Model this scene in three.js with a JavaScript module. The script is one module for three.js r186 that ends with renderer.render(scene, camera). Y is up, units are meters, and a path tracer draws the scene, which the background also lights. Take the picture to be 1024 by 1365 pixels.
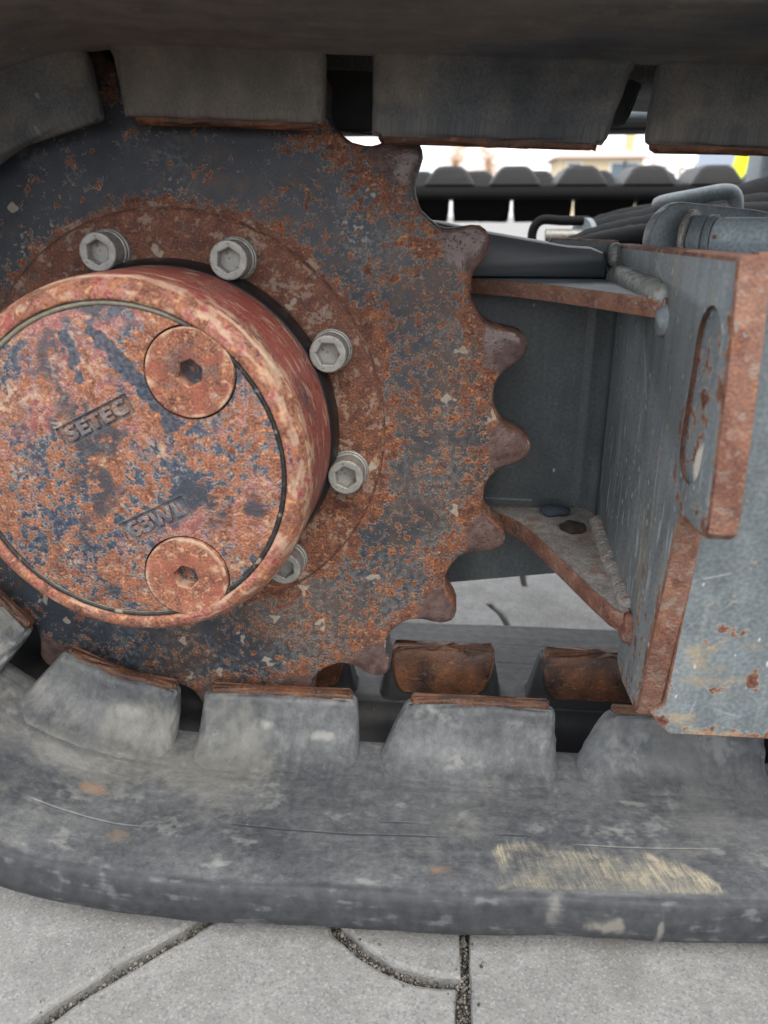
import * as THREE from 'three';
import { mergeGeometries, mergeVertices, toCreasedNormals } from 'three/addons/utils/BufferGeometryUtils.js';
import { TextGeometry } from 'three/addons/geometries/TextGeometry.js';
import { RoundedBoxGeometry } from 'three/addons/geometries/RoundedBoxGeometry.js';
import { FontLoader } from 'three/addons/loaders/FontLoader.js';
import { Brush, Evaluator, SUBTRACTION } from 'three-bvh-csg';

// ---------------------------------------------------------------- camera, sky, sun, exposure
const scene = new THREE.Scene();
const camera = new THREE.PerspectiveCamera(66.6, 0.75, 0.02, 600);
camera.position.set(0.1543, 0.1139, 0.4303);
camera.rotation.set(-0.3641, 0.0856, 0, 'YXZ');
camera.focus = 0.44;
camera.userData.focus = 0.44;
camera.userData.fStop = 9;
scene.add(camera);

const renderer = new THREE.WebGLRenderer({ antialias: true });
renderer.setSize(768, 1024);
renderer.toneMapping = THREE.LinearToneMapping;
renderer.toneMappingExposure = 2.1;
renderer.shadowMap.enabled = true;

{ // even white overcast sky, a little brighter overhead
  const w = 64, h = 32, d = new Float32Array(w * h * 4);
  for (let j = 0; j < h; j++) for (let i = 0; i < w; i++) {
    const el = ((j + 0.5) / h - 0.5) * Math.PI, k = 4 * (j * w + i);
    const L = el > 0 ? 0.95 + 0.35 * Math.sin(el) : 0.4;
    d[k] = L * 0.985; d[k + 1] = L; d[k + 2] = L * 1.035; d[k + 3] = 1;
  }
  const t = new THREE.DataTexture(d, w, h, THREE.RGBAFormat, THREE.FloatType);
  t.mapping = THREE.EquirectangularReflectionMapping; t.magFilter = t.minFilter = THREE.LinearFilter; t.needsUpdate = true;
  scene.background = t; scene.environment = t;
}
const sun = new THREE.DirectionalLight(0xfff4e6, 0.9);
sun.position.set(1.6, 4.2, 3.6); sun.target.position.set(0.1, 0, 0);
sun.castShadow = true; sun.shadow.radius = 34; sun.shadow.mapSize.set(2048, 2048);
Object.assign(sun.shadow.camera, { left: -2, right: 2, top: 2, bottom: -2, near: 0.5, far: 14 });
scene.add(sun, sun.target);

// ---------------------------------------------------------------- noise
let seed = 7;
const rnd = () => { seed = (seed * 1664525 + 1013904223) >>> 0; return seed / 4294967296; };
const rr = (a, b) => a + (b - a) * rnd();
const PM = new Uint8Array(512), GX = new Float32Array(256), GY = new Float32Array(256);
{
  const p = [...Array(256).keys()];
  for (let i = 255; i > 0; i--) { const j = Math.floor(rnd() * (i + 1)); [p[i], p[j]] = [p[j], p[i]]; }
  for (let i = 0; i < 512; i++) PM[i] = p[i & 255];
  for (let i = 0; i < 256; i++) { const a = rnd() * Math.PI * 2; GX[i] = Math.cos(a); GY[i] = Math.sin(a); }
}
// gradient noise, repeating every `per` cells
function nz(x, y, per = 256) {
  const fx = Math.floor(x), fy = Math.floor(y), dx = x - fx, dy = y - fy;
  let x0 = fx % per, y0 = fy % per; if (x0 < 0) x0 += per; if (y0 < 0) y0 += per;
  let x1 = x0 + 1, y1 = y0 + 1; if (x1 >= per) x1 = 0; if (y1 >= per) y1 = 0;
  const u = dx * dx * dx * (dx * (dx * 6 - 15) + 10), v = dy * dy * dy * (dy * (dy * 6 - 15) + 10);
  const a = PM[PM[x0 & 255] + (y0 & 255)], b = PM[PM[x1 & 255] + (y0 & 255)], c = PM[PM[x0 & 255] + (y1 & 255)], e = PM[PM[x1 & 255] + (y1 & 255)];
  const n0 = GX[a] * dx + GY[a] * dy, n1 = GX[b] * (dx - 1) + GY[b] * dy;
  const n2 = GX[c] * dx + GY[c] * (dy - 1), n3 = GX[e] * (dx - 1) + GY[e] * (dy - 1);
  const m = n0 + (n1 - n0) * u;
  return 1.5 * (m + (n2 + (n3 - n2) * u - m) * v);
}
function fb(x, y, oct, per = 256) {
  let s = 0, a = 0.5, n = 0;
  for (let i = 0; i < oct; i++) { s += a * nz(x + i * 17 * (per === 256), y + i * 31 * (per === 256), per); n += a; a *= 0.55; x *= 2; y *= 2; per = Math.min(per * 2, 256); }
  return s / n;
}
// distance to the nearest of the scattered points, and that point's own random number
function cells(x, y, per = 256) {
  const cx = Math.floor(x), cy = Math.floor(y); let best = 9, id = 0;
  for (let j = -1; j <= 1; j++) for (let i = -1; i <= 1; i++) {
    const gx = (((cx + i) % per) + per) % per, gy = (((cy + j) % per) + per) % per;
    const h = PM[PM[gx & 255] + (gy & 255)], h2 = PM[h + 91];
    const d = Math.hypot(cx + i + h / 255 - x, cy + j + h2 / 255 - y);
    if (d < best) { best = d; id = PM[h2 + 13] / 255; }
  }
  return [best, id];
}
const hs = (x, y) => { let h = (Math.imul(Math.floor(x), 374761393) + Math.imul(Math.floor(y), 668265263)) | 0; h = Math.imul(h ^ (h >>> 13), 1274126177); return ((h ^ (h >>> 16)) >>> 0) / 2147483648 - 1; };
const cl = (x) => (x < 0 ? 0 : x > 1 ? 1 : x);
const ss = (a, b, x) => { const t = cl((x - a) / (b - a)); return t * t * (3 - 2 * t); };
const mx = (a, b, t) => [a[0] + (b[0] - a[0]) * t, a[1] + (b[1] - a[1]) * t, a[2] + (b[2] - a[2]) * t];
const sc = (a, k) => [a[0] * k, a[1] * k, a[2] * k];

// ---------------------------------------------------------------- textures: fn(x, y in metres) -> [rgb in 0..255 sRGB, height 0..1, roughness 0..1]
function bake(w, h, x0, y0, sx, sy, fn) {
  const c = new Uint8Array(w * h * 4), d = new Uint8Array(w * h * 4);
  for (let j = 0; j < h; j++) for (let i = 0; i < w; i++) {
    const [col, hh, ro] = fn(x0 + ((i + 0.5) / w) * sx, y0 + ((j + 0.5) / h) * sy), k = 4 * (j * w + i);
    c[k] = Math.max(0, Math.min(255, col[0])); c[k + 1] = Math.max(0, Math.min(255, col[1])); c[k + 2] = Math.max(0, Math.min(255, col[2])); c[k + 3] = 255;
    d[k] = 255 * cl(hh); d[k + 1] = 255 * cl(ro); d[k + 2] = 0; d[k + 3] = 255;
  }
  const mk = (a, srgb) => {
    const t = new THREE.DataTexture(a, w, h, THREE.RGBAFormat); t.wrapS = t.wrapT = THREE.RepeatWrapping;
    t.magFilter = THREE.LinearFilter; t.minFilter = THREE.LinearMipmapLinearFilter; t.generateMipmaps = true;
    if (srgb) t.colorSpace = THREE.SRGBColorSpace;
    t.repeat.set(1 / sx, 1 / sy); t.offset.set(-x0 / sx, -y0 / sy); t.needsUpdate = true; return t;
  };
  return { map: mk(c, true), aux: mk(d, false) };
}
function skin(t, bump, extra = {}) {
  return new THREE.MeshStandardMaterial({ map: t.map, bumpMap: t.aux, bumpScale: bump, roughnessMap: t.aux, roughness: 1, metalness: 0, ...extra });
}
const RUST = { deep: [74, 46, 40], mid: [108, 71, 56], orange: [142, 92, 64], bright: [174, 120, 78], pale: [164, 148, 134] };
const FRESH = { deep: [92, 57, 46], mid: [132, 88, 69], orange: [160, 106, 78], bright: [190, 136, 98], pale: [184, 168, 152] };
// rust breaking through a coat: amt 0..1; returns [rgb, height, rough, cover]
function rusted(x, y, amt, coat, per, o = {}) {
  const f = o.f ?? 1, P = per ?? 256, k = (q) => (per ? Math.max(1, Math.round(q * f * o.size)) / o.size : q * f), pp = (q) => (per ? Math.max(1, Math.round(q * f * o.size)) : 256);
  const a = fb(x * k(38), y * k(38), 3, pp(38)), b = fb(x * k(150), y * k(150), 3, pp(150)), c = nz(x * k(620), y * k(620), per ? Math.min(256, pp(620)) : 256);
  const m = amt + 0.42 * a + 0.5 * b + 0.16 * c;
  const t = ss(0.46, 0.56, m), edge = Math.exp(-(((m - 0.47) / 0.045) ** 2));
  const tone = cl(0.5 + 0.75 * fb(x * k(90) + 9, y * k(90) + 4, 3, pp(90)) + 0.35 * c), hot = ss(0.25, 0.5, fb(x * k(210) + 3, y * k(210) + 8, 2, pp(210)));
  const U = o.pal ?? RUST; let r = tone < 0.5 ? mx(U.deep, U.mid, tone * 2) : mx(U.mid, U.orange, tone * 2 - 1);
  r = mx(r, U.bright, hot * 0.75 * (o.hot ?? 1));
  r = mx(r, U.pale, ss(0.2, 0.55, fb(x * k(120) + 21, y * k(120) + 5, 3, pp(120))) * (o.chalk ?? 0.35));
  let col = mx(coat, r, t);
  col = mx(col, U.pale, edge * (o.edge ?? 0.35));
  col = sc(col, 1 + 0.12 * c);
  return [col, 0.42 + 0.22 * t * (0.4 + tone) - 0.3 * t * hot + 0.12 * b * t + 0.05 * c, 0.55 + 0.35 * t, t];
}

const NT = 21, A0 = 0.857, DA = (2 * Math.PI) / NT, NAVY = [46, 51, 59];
const TX = {};
// sprocket face, in the sprocket's own x, y
TX.sprocket = bake(2048, 2048, -0.212, -0.212, 0.424, 0.424, (x, y) => {
  const r = Math.hypot(x, y), a = Math.atan2(y, x), ta = Math.cos((a - A0) * NT);
  if (r > 0.207) return [[90, 66, 56], 0.5, 0.6];
  const big = fb(x * 14 + 5, y * 14 + 2, 3), lo = fb(x * 30 + 40, y * 30, 3);
  const right = 0.5 + 0.5 * Math.cos(a + 0.35);
  let amt = 0.16 + 0.22 * right + 0.2 * big;
  amt += 0.55 * (1 - ss(0.112, 0.131, r + 0.007 * lo));
  amt += 0.1 * fb(x * 55 + 2, y * 55 + 19, 2);
  amt += 0.22 * ss(0.160, 0.176, r) * (0.4 + 0.6 * right);
  let coat = mx(NAVY, [70, 76, 84], cl(0.35 + 0.9 * fb(x * 60, y * 60, 3)) * 0.6);
  const sil = ss(0.22, 0.5, fb(x * 26 + 60, y * 26 + 8, 2)) * ss(0.1, 0.42, fb(x * 330 + 7, y * 330, 2));
  coat = mx(coat, [150, 154, 152], sil * 0.8);
  coat = mx(coat, [88, 66, 55], 0.8 * ss(-0.12, 0.45, 0.8 * fb(x * 11 + 21, y * 11 + 7, 4) + 0.5 * fb(x * 150, y * 150, 4) + 0.25 * (right - 0.5)));
  coat = mx(coat, [94, 98, 100], 0.75 * ss(-0.1, 0.4, fb(x * 24 + 11, y * 24, 3) + 0.3 * (right - 0.5) - 0.25 * (y / 0.2)) * ss(-0.3, 0.25, fb(x * 280, y * 280, 3)));
  let [c, h, ro, t] = rusted(x, y, amt, coat, null, { chalk: r < 0.12 ? 0.6 : 0.5, edge: 0.42, f: 1.5 });
  c = sc(c, 1 + 0.1 * hs(x * 4830, y * 4830));
  if (r < 0.121) { c = mx(c, [100, 70, 62], 0.4 * (1 - ss(-0.3, 0.4, -Math.sin(a - 0.2) + 0.5 * lo))); c = mx(c, [158, 146, 132], 0.6 * ss(0.12, 0.42, fb(x * 70 + 13, y * 70 + 4, 3) + 0.5 * fb(x * 400, y * 400, 2))); }
  // rust spots with a dark heart
  const [d1, id] = cells(x * 105, y * 105);
  if (id < 0.10 + 0.3 * right && r > 0.12) {
    const rad = 0.12 + 0.5 * id, q = d1 + 0.16 * nz(x * 520, y * 520) + 0.1 * nz(x * 210, y * 210);
    c = mx(c, [168, 108, 70], 0.75 * (1 - ss(rad * 0.6, rad, q))); c = mx(c, [92, 54, 42], 0.8 * (1 - ss(rad * 0.25, rad * 0.6, q)));
    h += 0.2 * (1 - ss(rad * 0.6, rad, q)) - 0.3 * (1 - ss(rad * 0.2, rad * 0.5, q));
  }
  // pale splashes of dried mud
  const [d2, id2] = cells(x * 46 + 8, y * 46 + 3);
  if (id2 < 0.2) { const q = d2 + 0.2 * nz(x * 260, y * 260); c = mx(c, [168, 160, 144], 0.75 * (1 - ss(0.07, 0.13, q))); h += 0.1 * (1 - ss(0.07, 0.13, q)); }
  // teeth polished by the track
  const worn = ss(0.0, 1, (r - 0.1795 + 0.0042 * ta + 0.004 * lo + 0.0025 * fb(x * 160, y * 160, 3)) / 0.0045) * (0.55 + 0.45 * ss(-0.8, 0.1, ta));
  const pol = mx([74, 58, 56], [104, 86, 82], cl(0.5 + 1.1 * fb(x * 170, y * 170, 3)));
  const pit = 0.7 * ss(0.5, 0.75, nz(x * 620, y * 620) + 0.4 * lo);
  c = mx(c, mx(pol, [70, 44, 36], pit), worn * 0.9); ro = ro + (0.3 - ro) * worn * (1 - pit); h = h + (0.5 - 0.4 * pit + 0.1 * nz(x * 300, y * 300) - h) * worn * 0.8;
  return [c, h, ro];
});
// cast cover and plugs: red primer, old blue-black paint and heavy rust
const coverFn = (x, y, k = 0, solid = 0) => {
  const big = fb(x * 22 + 3 + k, y * 22 + 9, 3), mid = fb(x * 75 + k, y * 75, 3), fine = fb(x * 330, y * 330 + k, 2);
  const up = ss(-0.03, 0.05, y - x * 0.25);
  let coat = mx([50, 56, 70], [84, 92, 104], cl(0.4 + fine));
  const pr = ss(-0.02, 0.3, big * 0.9 + mid * 0.5 + 0.24 * up - 0.12);
  coat = mx(coat, mx([142, 74, 66], [170, 112, 100], cl(0.5 + fine)), pr * 0.8);
  let [c, h, ro] = rusted(x, y, 0.565 + 0.32 * solid + 0.26 * fb(x * 17 + 30, y * 17 + k, 2) - 0.08 * up, coat, null, { f: 1.5, edge: 0.45, chalk: 0.6, hot: 0.9, pal: FRESH });
  const bare = ss(0.14, 0.34, fb(x * 30 + 70, y * 30 + 11 + k, 3) + 0.06 * up - 0.04);
  c = mx(c, [52, 57, 67], bare * (0.8 - 0.45 * solid) * ss(-0.35, 0.05, mid + fine * 0.6));
  const cream = ss(0.12, 0.5, fb(x * 48 + 5, y * 48 + 33, 3) + 0.22 * ss(0.02, 0.06, y) * ss(0.05, -0.03, x) - 0.05) * ss(-0.2, 0.3, fine);
  c = mx(c, [188, 168, 144], cream * 0.65);
  return [sc(c, 1 + 0.1 * hs(x * 5600, y * 5600)), h + 0.06 * fine, ro];
};
TX.cover = bake(1024, 1024, -0.09, -0.09, 0.18, 0.18, (x, y) => {
  let [c, h, ro] = coverFn(x, y);
  const band = (px, py, qx, qy, w) => { // streak where the paint has stayed on
    const dx = qx - px, dy = qy - py, t = cl(((x - px) * dx + (y - py) * dy) / (dx * dx + dy * dy)), d = Math.hypot(x - px - t * dx, y - py - t * dy) + 0.004 * fb(x * 160, y * 160, 2);
    const m = 1 - ss(w * 0.7, w, d); c = mx(c, mx([44, 52, 66], [72, 82, 96], cl(0.5 + nz(x * 500, y * 500))), m * 0.85); h -= 0.06 * m;
  };
  band(-0.008, 0.066, 0.014, 0.040, 0.0042); band(0.014, 0.040, 0.027, 0.022, 0.0045); band(-0.019, 0.064, -0.016, 0.045, 0.003);
  for (const [px, py, w, hh, an] of [[-0.0110, 0.0238, 0.0405, 0.0100, 0.462], [0.0126, -0.0252, 0.0375, 0.0112, 0.455]]) { // bare metal left in the cast pockets
    const dx = x - px, dy = y - py, qx = Math.abs(dx * Math.cos(an) + dy * Math.sin(an)) - w / 2, qy = Math.abs(-dx * Math.sin(an) + dy * Math.cos(an)) - hh / 2, q = Math.max(qx, qy);
    const n = fb(x * 240, y * 240, 3); if (q < 0.0004) c = mx(c, mx([84, 90, 98], [136, 136, 134], cl(0.5 + n * 1.2)), 0.35 + 0.4 * ss(-0.2, 0.3, fb(x * 130 + 9, y * 130, 3)));
  }
  return [c, h, ro];
});
// sealing compound in the groove: grey-green where it has dried out, else black with chips
TX.gasket = bake(512, 512, -0.09, -0.09, 0.18, 0.18, (x, y) => {
  const a = fb(x * 40, y * 40, 3), b = fb(x * 300, y * 300, 3);
  let c = mx([24, 25, 28], [50, 51, 52], cl(0.4 + b)); c = mx(c, mx([104, 104, 92], [136, 132, 116], cl(0.5 + b)), ss(-0.012, 0.012, y * 0.85 - x * 0.6 - 0.033 + 0.02 * a)); c = mx(c, [150, 140, 124], ss(0.3, 0.5, fb(x * 120 + 5, y * 120, 2)) * 0.8);
  return [c, 0.5 + 0.4 * b, 0.6];
});
TX.plug = bake(768, 768, -0.09, -0.09, 0.18, 0.18, (x, y) => {
  let [c, h, ro] = coverFn(x, y, 4, 1); let d = 9; for (const [px, py] of [[0.0365, 0.0470], [0.0258, -0.0552]]) d = Math.min(d, Math.hypot(x - px, y - py));
  c = mx(c, [138, 76, 63], 0.6 * ss(-0.2, 0.4, fb(x * 90 + 3, y * 90, 3))); c = mx(c, [196, 172, 146], 0.7 * ss(0.0183, 0.0203, d + 0.0012 * fb(x * 200, y * 200, 3)) * ss(-0.3, 0.2, fb(x * 120, y * 120, 2)));
  return [c, h, ro];
});
// hub side and rim: u runs along the circumference, v along the lathe profile
TX.rim = bake(2048, 256, 0, 0, 0.564, 0.11, (u, v) => {
  const big = fb(u * 22, v * 30, 3), st = fb(u * 30, v * 520, 3), fine = fb(u * 300, v * 300, 2);
  const side = 1 - ss(0.056, 0.066, v + 0.004 * big);
  let coat = mx([128, 60, 53], [158, 92, 82], cl(0.5 + st * 0.9));
  coat = mx(coat, [52, 54, 62], ss(0.1, 0.32, st * 0.7 + big * 0.6 - 0.05) * 0.85);
  coat = mx(coat, [178, 152, 134], ss(0.3, 0.6, st * 0.9 + 0.35 * fine) * 0.55);
  let [c, h, ro] = rusted(u, v, 0.36 + 0.26 * (1 - side) + 0.16 * big, coat, null, { edge: 0.4, chalk: 0.35, pal: FRESH });
  c = mx(c, coat, side * 0.55 * ss(-0.2, 0.3, st + 0.3));
  const cream = ss(0.0, 0.3, fb(u * 55, v * 130 + 7, 3) + 0.34 * Math.exp(-(((v - 0.0645) / 0.0045) ** 2)) - 0.12);
  c = mx(c, [190, 170, 146], cream * 0.6);
  c = mx(c, [204, 182, 156], 0.75 * (1 - ss(0.0006, 0.0022, Math.abs(v - 0.0655 - 0.002 * big - 0.0012 * fb(u * 80, 2, 3)))) * ss(-0.25, 0.2, fb(u * 26 + 3, 9, 3) + 0.3 * fine));
  return [c, h * 0.7 + 0.3 * (0.5 + st * 0.5), ro];
});
// black rubber under grey dust; tile of 0.4 m
const RS = 0.4, q4 = (f) => Math.max(1, Math.round(f * RS));
const tn = (x, y, f, o) => fb((x / RS) * q4(f), (y / RS) * q4(f), o, q4(f));
const rubberFn = (x, y) => {
  const a = tn(x, y, 9, 4), b = tn(x + 0.11, y, 45, 4), c = nz((x / RS) * 256, (y / RS) * 256, 256), st = fb((x / RS) * 6, (y / RS) * 90, 3, 90);
  let col = mx([58, 62, 67], [106, 109, 111], cl(0.49 + 0.7 * a + 0.45 * b + 0.15 * st));
  col = mx(col, [112, 106, 96], ss(0.1, 0.5, tn(x, y + 0.2, 12, 4)) * 0.3);
  col = mx(col, [134, 134, 130], 0.5 * ss(0.25, 0.6, tn(x + 0.2, y, 90, 3) + 0.3 * a) * ss(0.0, 0.3, tn(x, y + 0.3, 18, 2)));
  const [d, id] = cells((x / RS) * 46, (y / RS) * 46, 46);
  if (id < 0.07) col = mx(col, [150, 148, 138], 0.6 * (1 - ss(0.02, 0.1, d + 0.3 * b)));
  return [sc(col, 1 + 0.05 * c + 0.07 * hs(x * 2560, y * 2560)), 0.5 + 0.25 * a + 0.3 * b + 0.06 * c + 0.12 * st, 0.68 + 0.12 * a];
};
TX.rubber = bake(1024, 1024, 0, 0, RS, RS, rubberFn);
// lower run of the near belt: u = metres along the belt, v = metres across it
// upper run, light from the ground painted in as pale grey-brown mud
TX.litMud = bake(1024, 1024, 0, 0, RS, RS, (x, y) => {
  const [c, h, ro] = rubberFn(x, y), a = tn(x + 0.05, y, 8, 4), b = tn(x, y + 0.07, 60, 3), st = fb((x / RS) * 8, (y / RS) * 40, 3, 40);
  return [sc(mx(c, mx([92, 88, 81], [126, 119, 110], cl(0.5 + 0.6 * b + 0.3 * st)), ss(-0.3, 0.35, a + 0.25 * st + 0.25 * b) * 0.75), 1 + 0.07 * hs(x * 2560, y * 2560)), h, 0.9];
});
TX.belt = bake(2048, 1024, -0.32, -0.19, 0.94, 0.38, (u, v) => {
  let [c, h, ro] = rubberFn(u + 2, v + 2);
  const a = fb(u * 9, v * 16 + 3, 3), st = fb(u * 8, v * 150, 3), fine = nz(u * 900, v * 900), f2 = fb(u * 140, v * 140, 3);
  const cloud = fb(u * 22 + 4, v * 26, 4);
  const gr = fb(u * 320, v * 320, 3);
  c = mx([60, 63, 67], [110, 112, 113], cl(0.46 + 0.5 * a + 0.38 * cloud + 0.16 * st + 0.36 * f2 + 0.25 * gr)); c = sc(c, 1 + 0.04 * fine + 0.06 * hs(u * 2178, v * 2695));
  c = mx(c, [136, 137, 134], 0.55 * ss(0.08, 0.55, fb(u * 30 + 3, v * 45, 4) + 0.35 * f2 + 0.25 * gr) * ss(-0.05, 0.3, fb(u * 10, v * 18 + 9, 2)));
  c = mx(c, [142, 139, 126], 0.45 * ss(0.0, 0.5, fb(u * 8 + 31, v * 12 + 2, 4) + 0.2 * f2)); c = mx(c, [150, 150, 144], 0.5 * ss(0.28, 0.5, fb(u * 34 + 70, v * 60, 5)));
  c = mx(c, [30, 31, 34], 0.8 * ss(0.0095, 0.006, v + 0.0015 * f2) * ss(-0.056, -0.046, v + 0.003 * f2));  // trench between the lug rows: its shade painted in near-black
  c = mx(c, [126, 126, 122], ss(0.05, 0.5, fb(u * 12 + 9, v * 18, 4)) * 0.35);
  // small chips, nicks and specks of grit
  const [gd, gi] = cells(u * 210, v * 210); if (gi < 0.05) c = mx(c, [162, 161, 154], 0.6 * (1 - ss(0.02, 0.16, gd + 0.5 * Math.abs(f2)))); else if (gi > 0.965) { c = mx(c, [52, 55, 60], 0.6 * (1 - ss(0.03, 0.2, gd + 0.5 * Math.abs(gr)))); h -= 0.2 * (1 - ss(0.05, 0.2, gd)); }
  h += 0.25 * f2 + 0.12 * gr + 0.2 * cloud;
  c = mx(c, mx([44, 45, 47], [70, 71, 71], cl(0.5 + 0.6 * f2 + 0.5 * st + 0.3 * a)), 0.85 * ss(-0.047, -0.053, v + 0.003 * f2)); // far half darker: shade of lugs and frame painted into the rubber
  // the outer corner is rubbed black and scuffed
  const corner = ss(0.1285, 0.1325, v + 0.0022 * fb(u * 24, 3, 4));
  c = mx(c, mx([42, 44, 48], [66, 68, 72], cl(0.45 + 0.6 * f2 + 0.4 * st)), corner * 0.92);
  c = mx(c, [112, 114, 114], corner * ss(0.15, 0.55, fb(u * 40, v * 160 + 40, 3) + 0.4 * f2) * 0.55);
  // mould seams and fine cracks that run along the belt
  const seam = (v0, u0, u1, w, dark) => { const d = Math.abs(v - v0 - 0.0012 * nz(u * 20, v0 * 90)), m = (1 - ss(w * 0.4, w, d)) * ss(u0, u0 + 0.01, u) * (1 - ss(u1 - 0.02, u1, u)); c = mx(c, dark, m * 0.6); h -= 0.35 * m; };
  seam(0.094, 0.035, 0.165, 0.0009, [50, 53, 58]); seam(0.0985, -0.08, 0.0, 0.0008, [138, 138, 134]); seam(0.0895, 0.185, 0.212, 0.0010, [34, 36, 40]);
  seam(0.0935, 0.225, 0.31, 0.0007, [146, 142, 132]); seam(0.083, 0.12, 0.15, 0.0008, [52, 54, 58]); seam(-0.09, 0.0, 0.5, 0.0012, [40, 42, 46]); seam(-0.118, 0.1, 0.4, 0.001, [44, 46, 50]);
  // patch abraded down to the fabric, brushed across the belt
  const TU = [0.184, 0.19, 0.2, 0.212, 0.225, 0.238, 0.247, 0.262, 0.274, 0.287, 0.296, 0.303], TV = [0.101, 0.0965, 0.0942, 0.0940, 0.0955, 0.0985, 0.1010, 0.0985, 0.1000, 0.1065, 0.116, 0.128];
  let k = 0; while (k < 10 && u > TU[k + 1]) k++;
  const top = TV[k] + (TV[k + 1] - TV[k]) * cl((u - TU[k]) / (TU[k + 1] - TU[k])), e = 0.004 * fb(u * 110, v * 110, 4), brush = fb((u - v * 0.25 + 0.002 * f2) * 620, v * 55, 4), e2 = e + 0.005 * brush;
  const p = ss(0.184, 0.187, u + e) * (1 - ss(0.298, 0.304, u + e)) * ss(top - 0.0015, top + 0.004, v + e2) * (1 - ss(0.1262, 0.1292, v + e2 * 0.6));
  if (p > 0) {
    const br = 0.8 * brush + 0.4 * fb((u - v * 0.2) * 1800, v * 60, 2), th = fb(u * 40 + 3, v * 40, 4);
    const tan = mx([88, 88, 84], [160, 151, 130], cl(0.45 + 0.8 * br + 0.4 * th + 0.3 * (1 - ss(0.187, 0.205, u)) + 0.3 * ss(0.252, 0.268, u) - 0.08));
    c = mx(c, tan, p * cl(0.62 + 0.5 * br + 1.0 * th + 0.5 * f2)); h += p * (br * 0.35 - 0.25);
  }
  // orange smears and splashes of mud
  const blot = (bu, bv, ru, rv, col, k) => { const d = Math.hypot((u - bu) / ru, (v - bv) / rv) + 0.9 * f2 + 0.5 * fb(u * 60, v * 60, 2); c = mx(c, col, k * (1 - ss(0.2, 1.2, d))); };
  blot(-0.048, 0.078, 0.009, 0.005, [150, 118, 96], 0.7); blot(-0.02, 0.108, 0.007, 0.006, [146, 120, 98], 0.5); blot(0.155, 0.118, 0.006, 0.003, [160, 110, 80], 0.5);
  blot(0.045, 0.030, 0.005, 0.003, [176, 175, 168], 0.6); blot(0.080, 0.034, 0.010, 0.003, [170, 169, 160], 0.55); blot(-0.05, 0.03, 0.012, 0.004, [160, 159, 150], 0.5); blot(-0.075, 0.06, 0.03, 0.01, [150, 150, 144], 0.6);
  blot(0.243, 0.146, 0.012, 0.005, [146, 140, 128], 0.7); blot(0.215, 0.137, 0.005, 0.008, [130, 128, 122], 0.6); blot(0.268, 0.146, 0.002, 0.012, [140, 136, 126], 0.7);
  return [c, h, ro];
});
// blue-grey machine paint. box(x0, y0, w, h) and rust hooks per plate
const GREY = [99, 108, 113];
function paintTex(w, h, x0, y0, sx, sy, amtFn, o = {}) {
  return bake(w, h, x0, y0, sx, sy, (x, y) => {
    const a = fb(x * 18 + 4, y * 10, 3), b = fb(x * 90, y * 60, 3), fine = nz(x * 800, y * 800);
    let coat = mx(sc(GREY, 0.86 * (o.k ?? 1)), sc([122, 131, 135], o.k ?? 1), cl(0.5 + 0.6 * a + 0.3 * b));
    const run = fb(x * 120, y * 7 + 5, 3);
    coat = mx(coat, [148, 150, 144], ss(0.2, 0.6, run + 0.3 * a) * (o.runs ?? 0.4));
    let [c, hh, ro] = rusted(x, y, amtFn(x, y, a, b), coat, null, { edge: o.edge ?? 0.5, chalk: 0.3, hot: 0.6, f: 0.8 });
    // chips down to pale primer
    const [d, id] = cells(x * 150, y * 75); if (id < (o.chips ?? 0.12)) c = mx(c, [196, 198, 194], 0.8 * (1 - ss(0.05, 0.13, d + 0.1 * b)));
    // fine scratches
    if (o.scratch) for (let i = 0; i < o.scratch.length; i++) { const [px, py, qx, qy, k] = o.scratch[i], dx = qx - px, dy = qy - py, t = cl(((x - px) * dx + (y - py) * dy) / (dx * dx + dy * dy)), dd = Math.hypot(x - px - t * dx, y - py - t * dy); if (dd < 0.0009) c = mx(c, [186, 190, 190], k * (1 - dd / 0.0009)); }
    if (o.more) c = o.more(c, x, y, a, b, run);
    return [sc(c, 1 + 0.05 * fine), hh, Math.min(ro, 0.5 + (ro - 0.55) + 0.06 * b)];
  });
}
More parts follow.
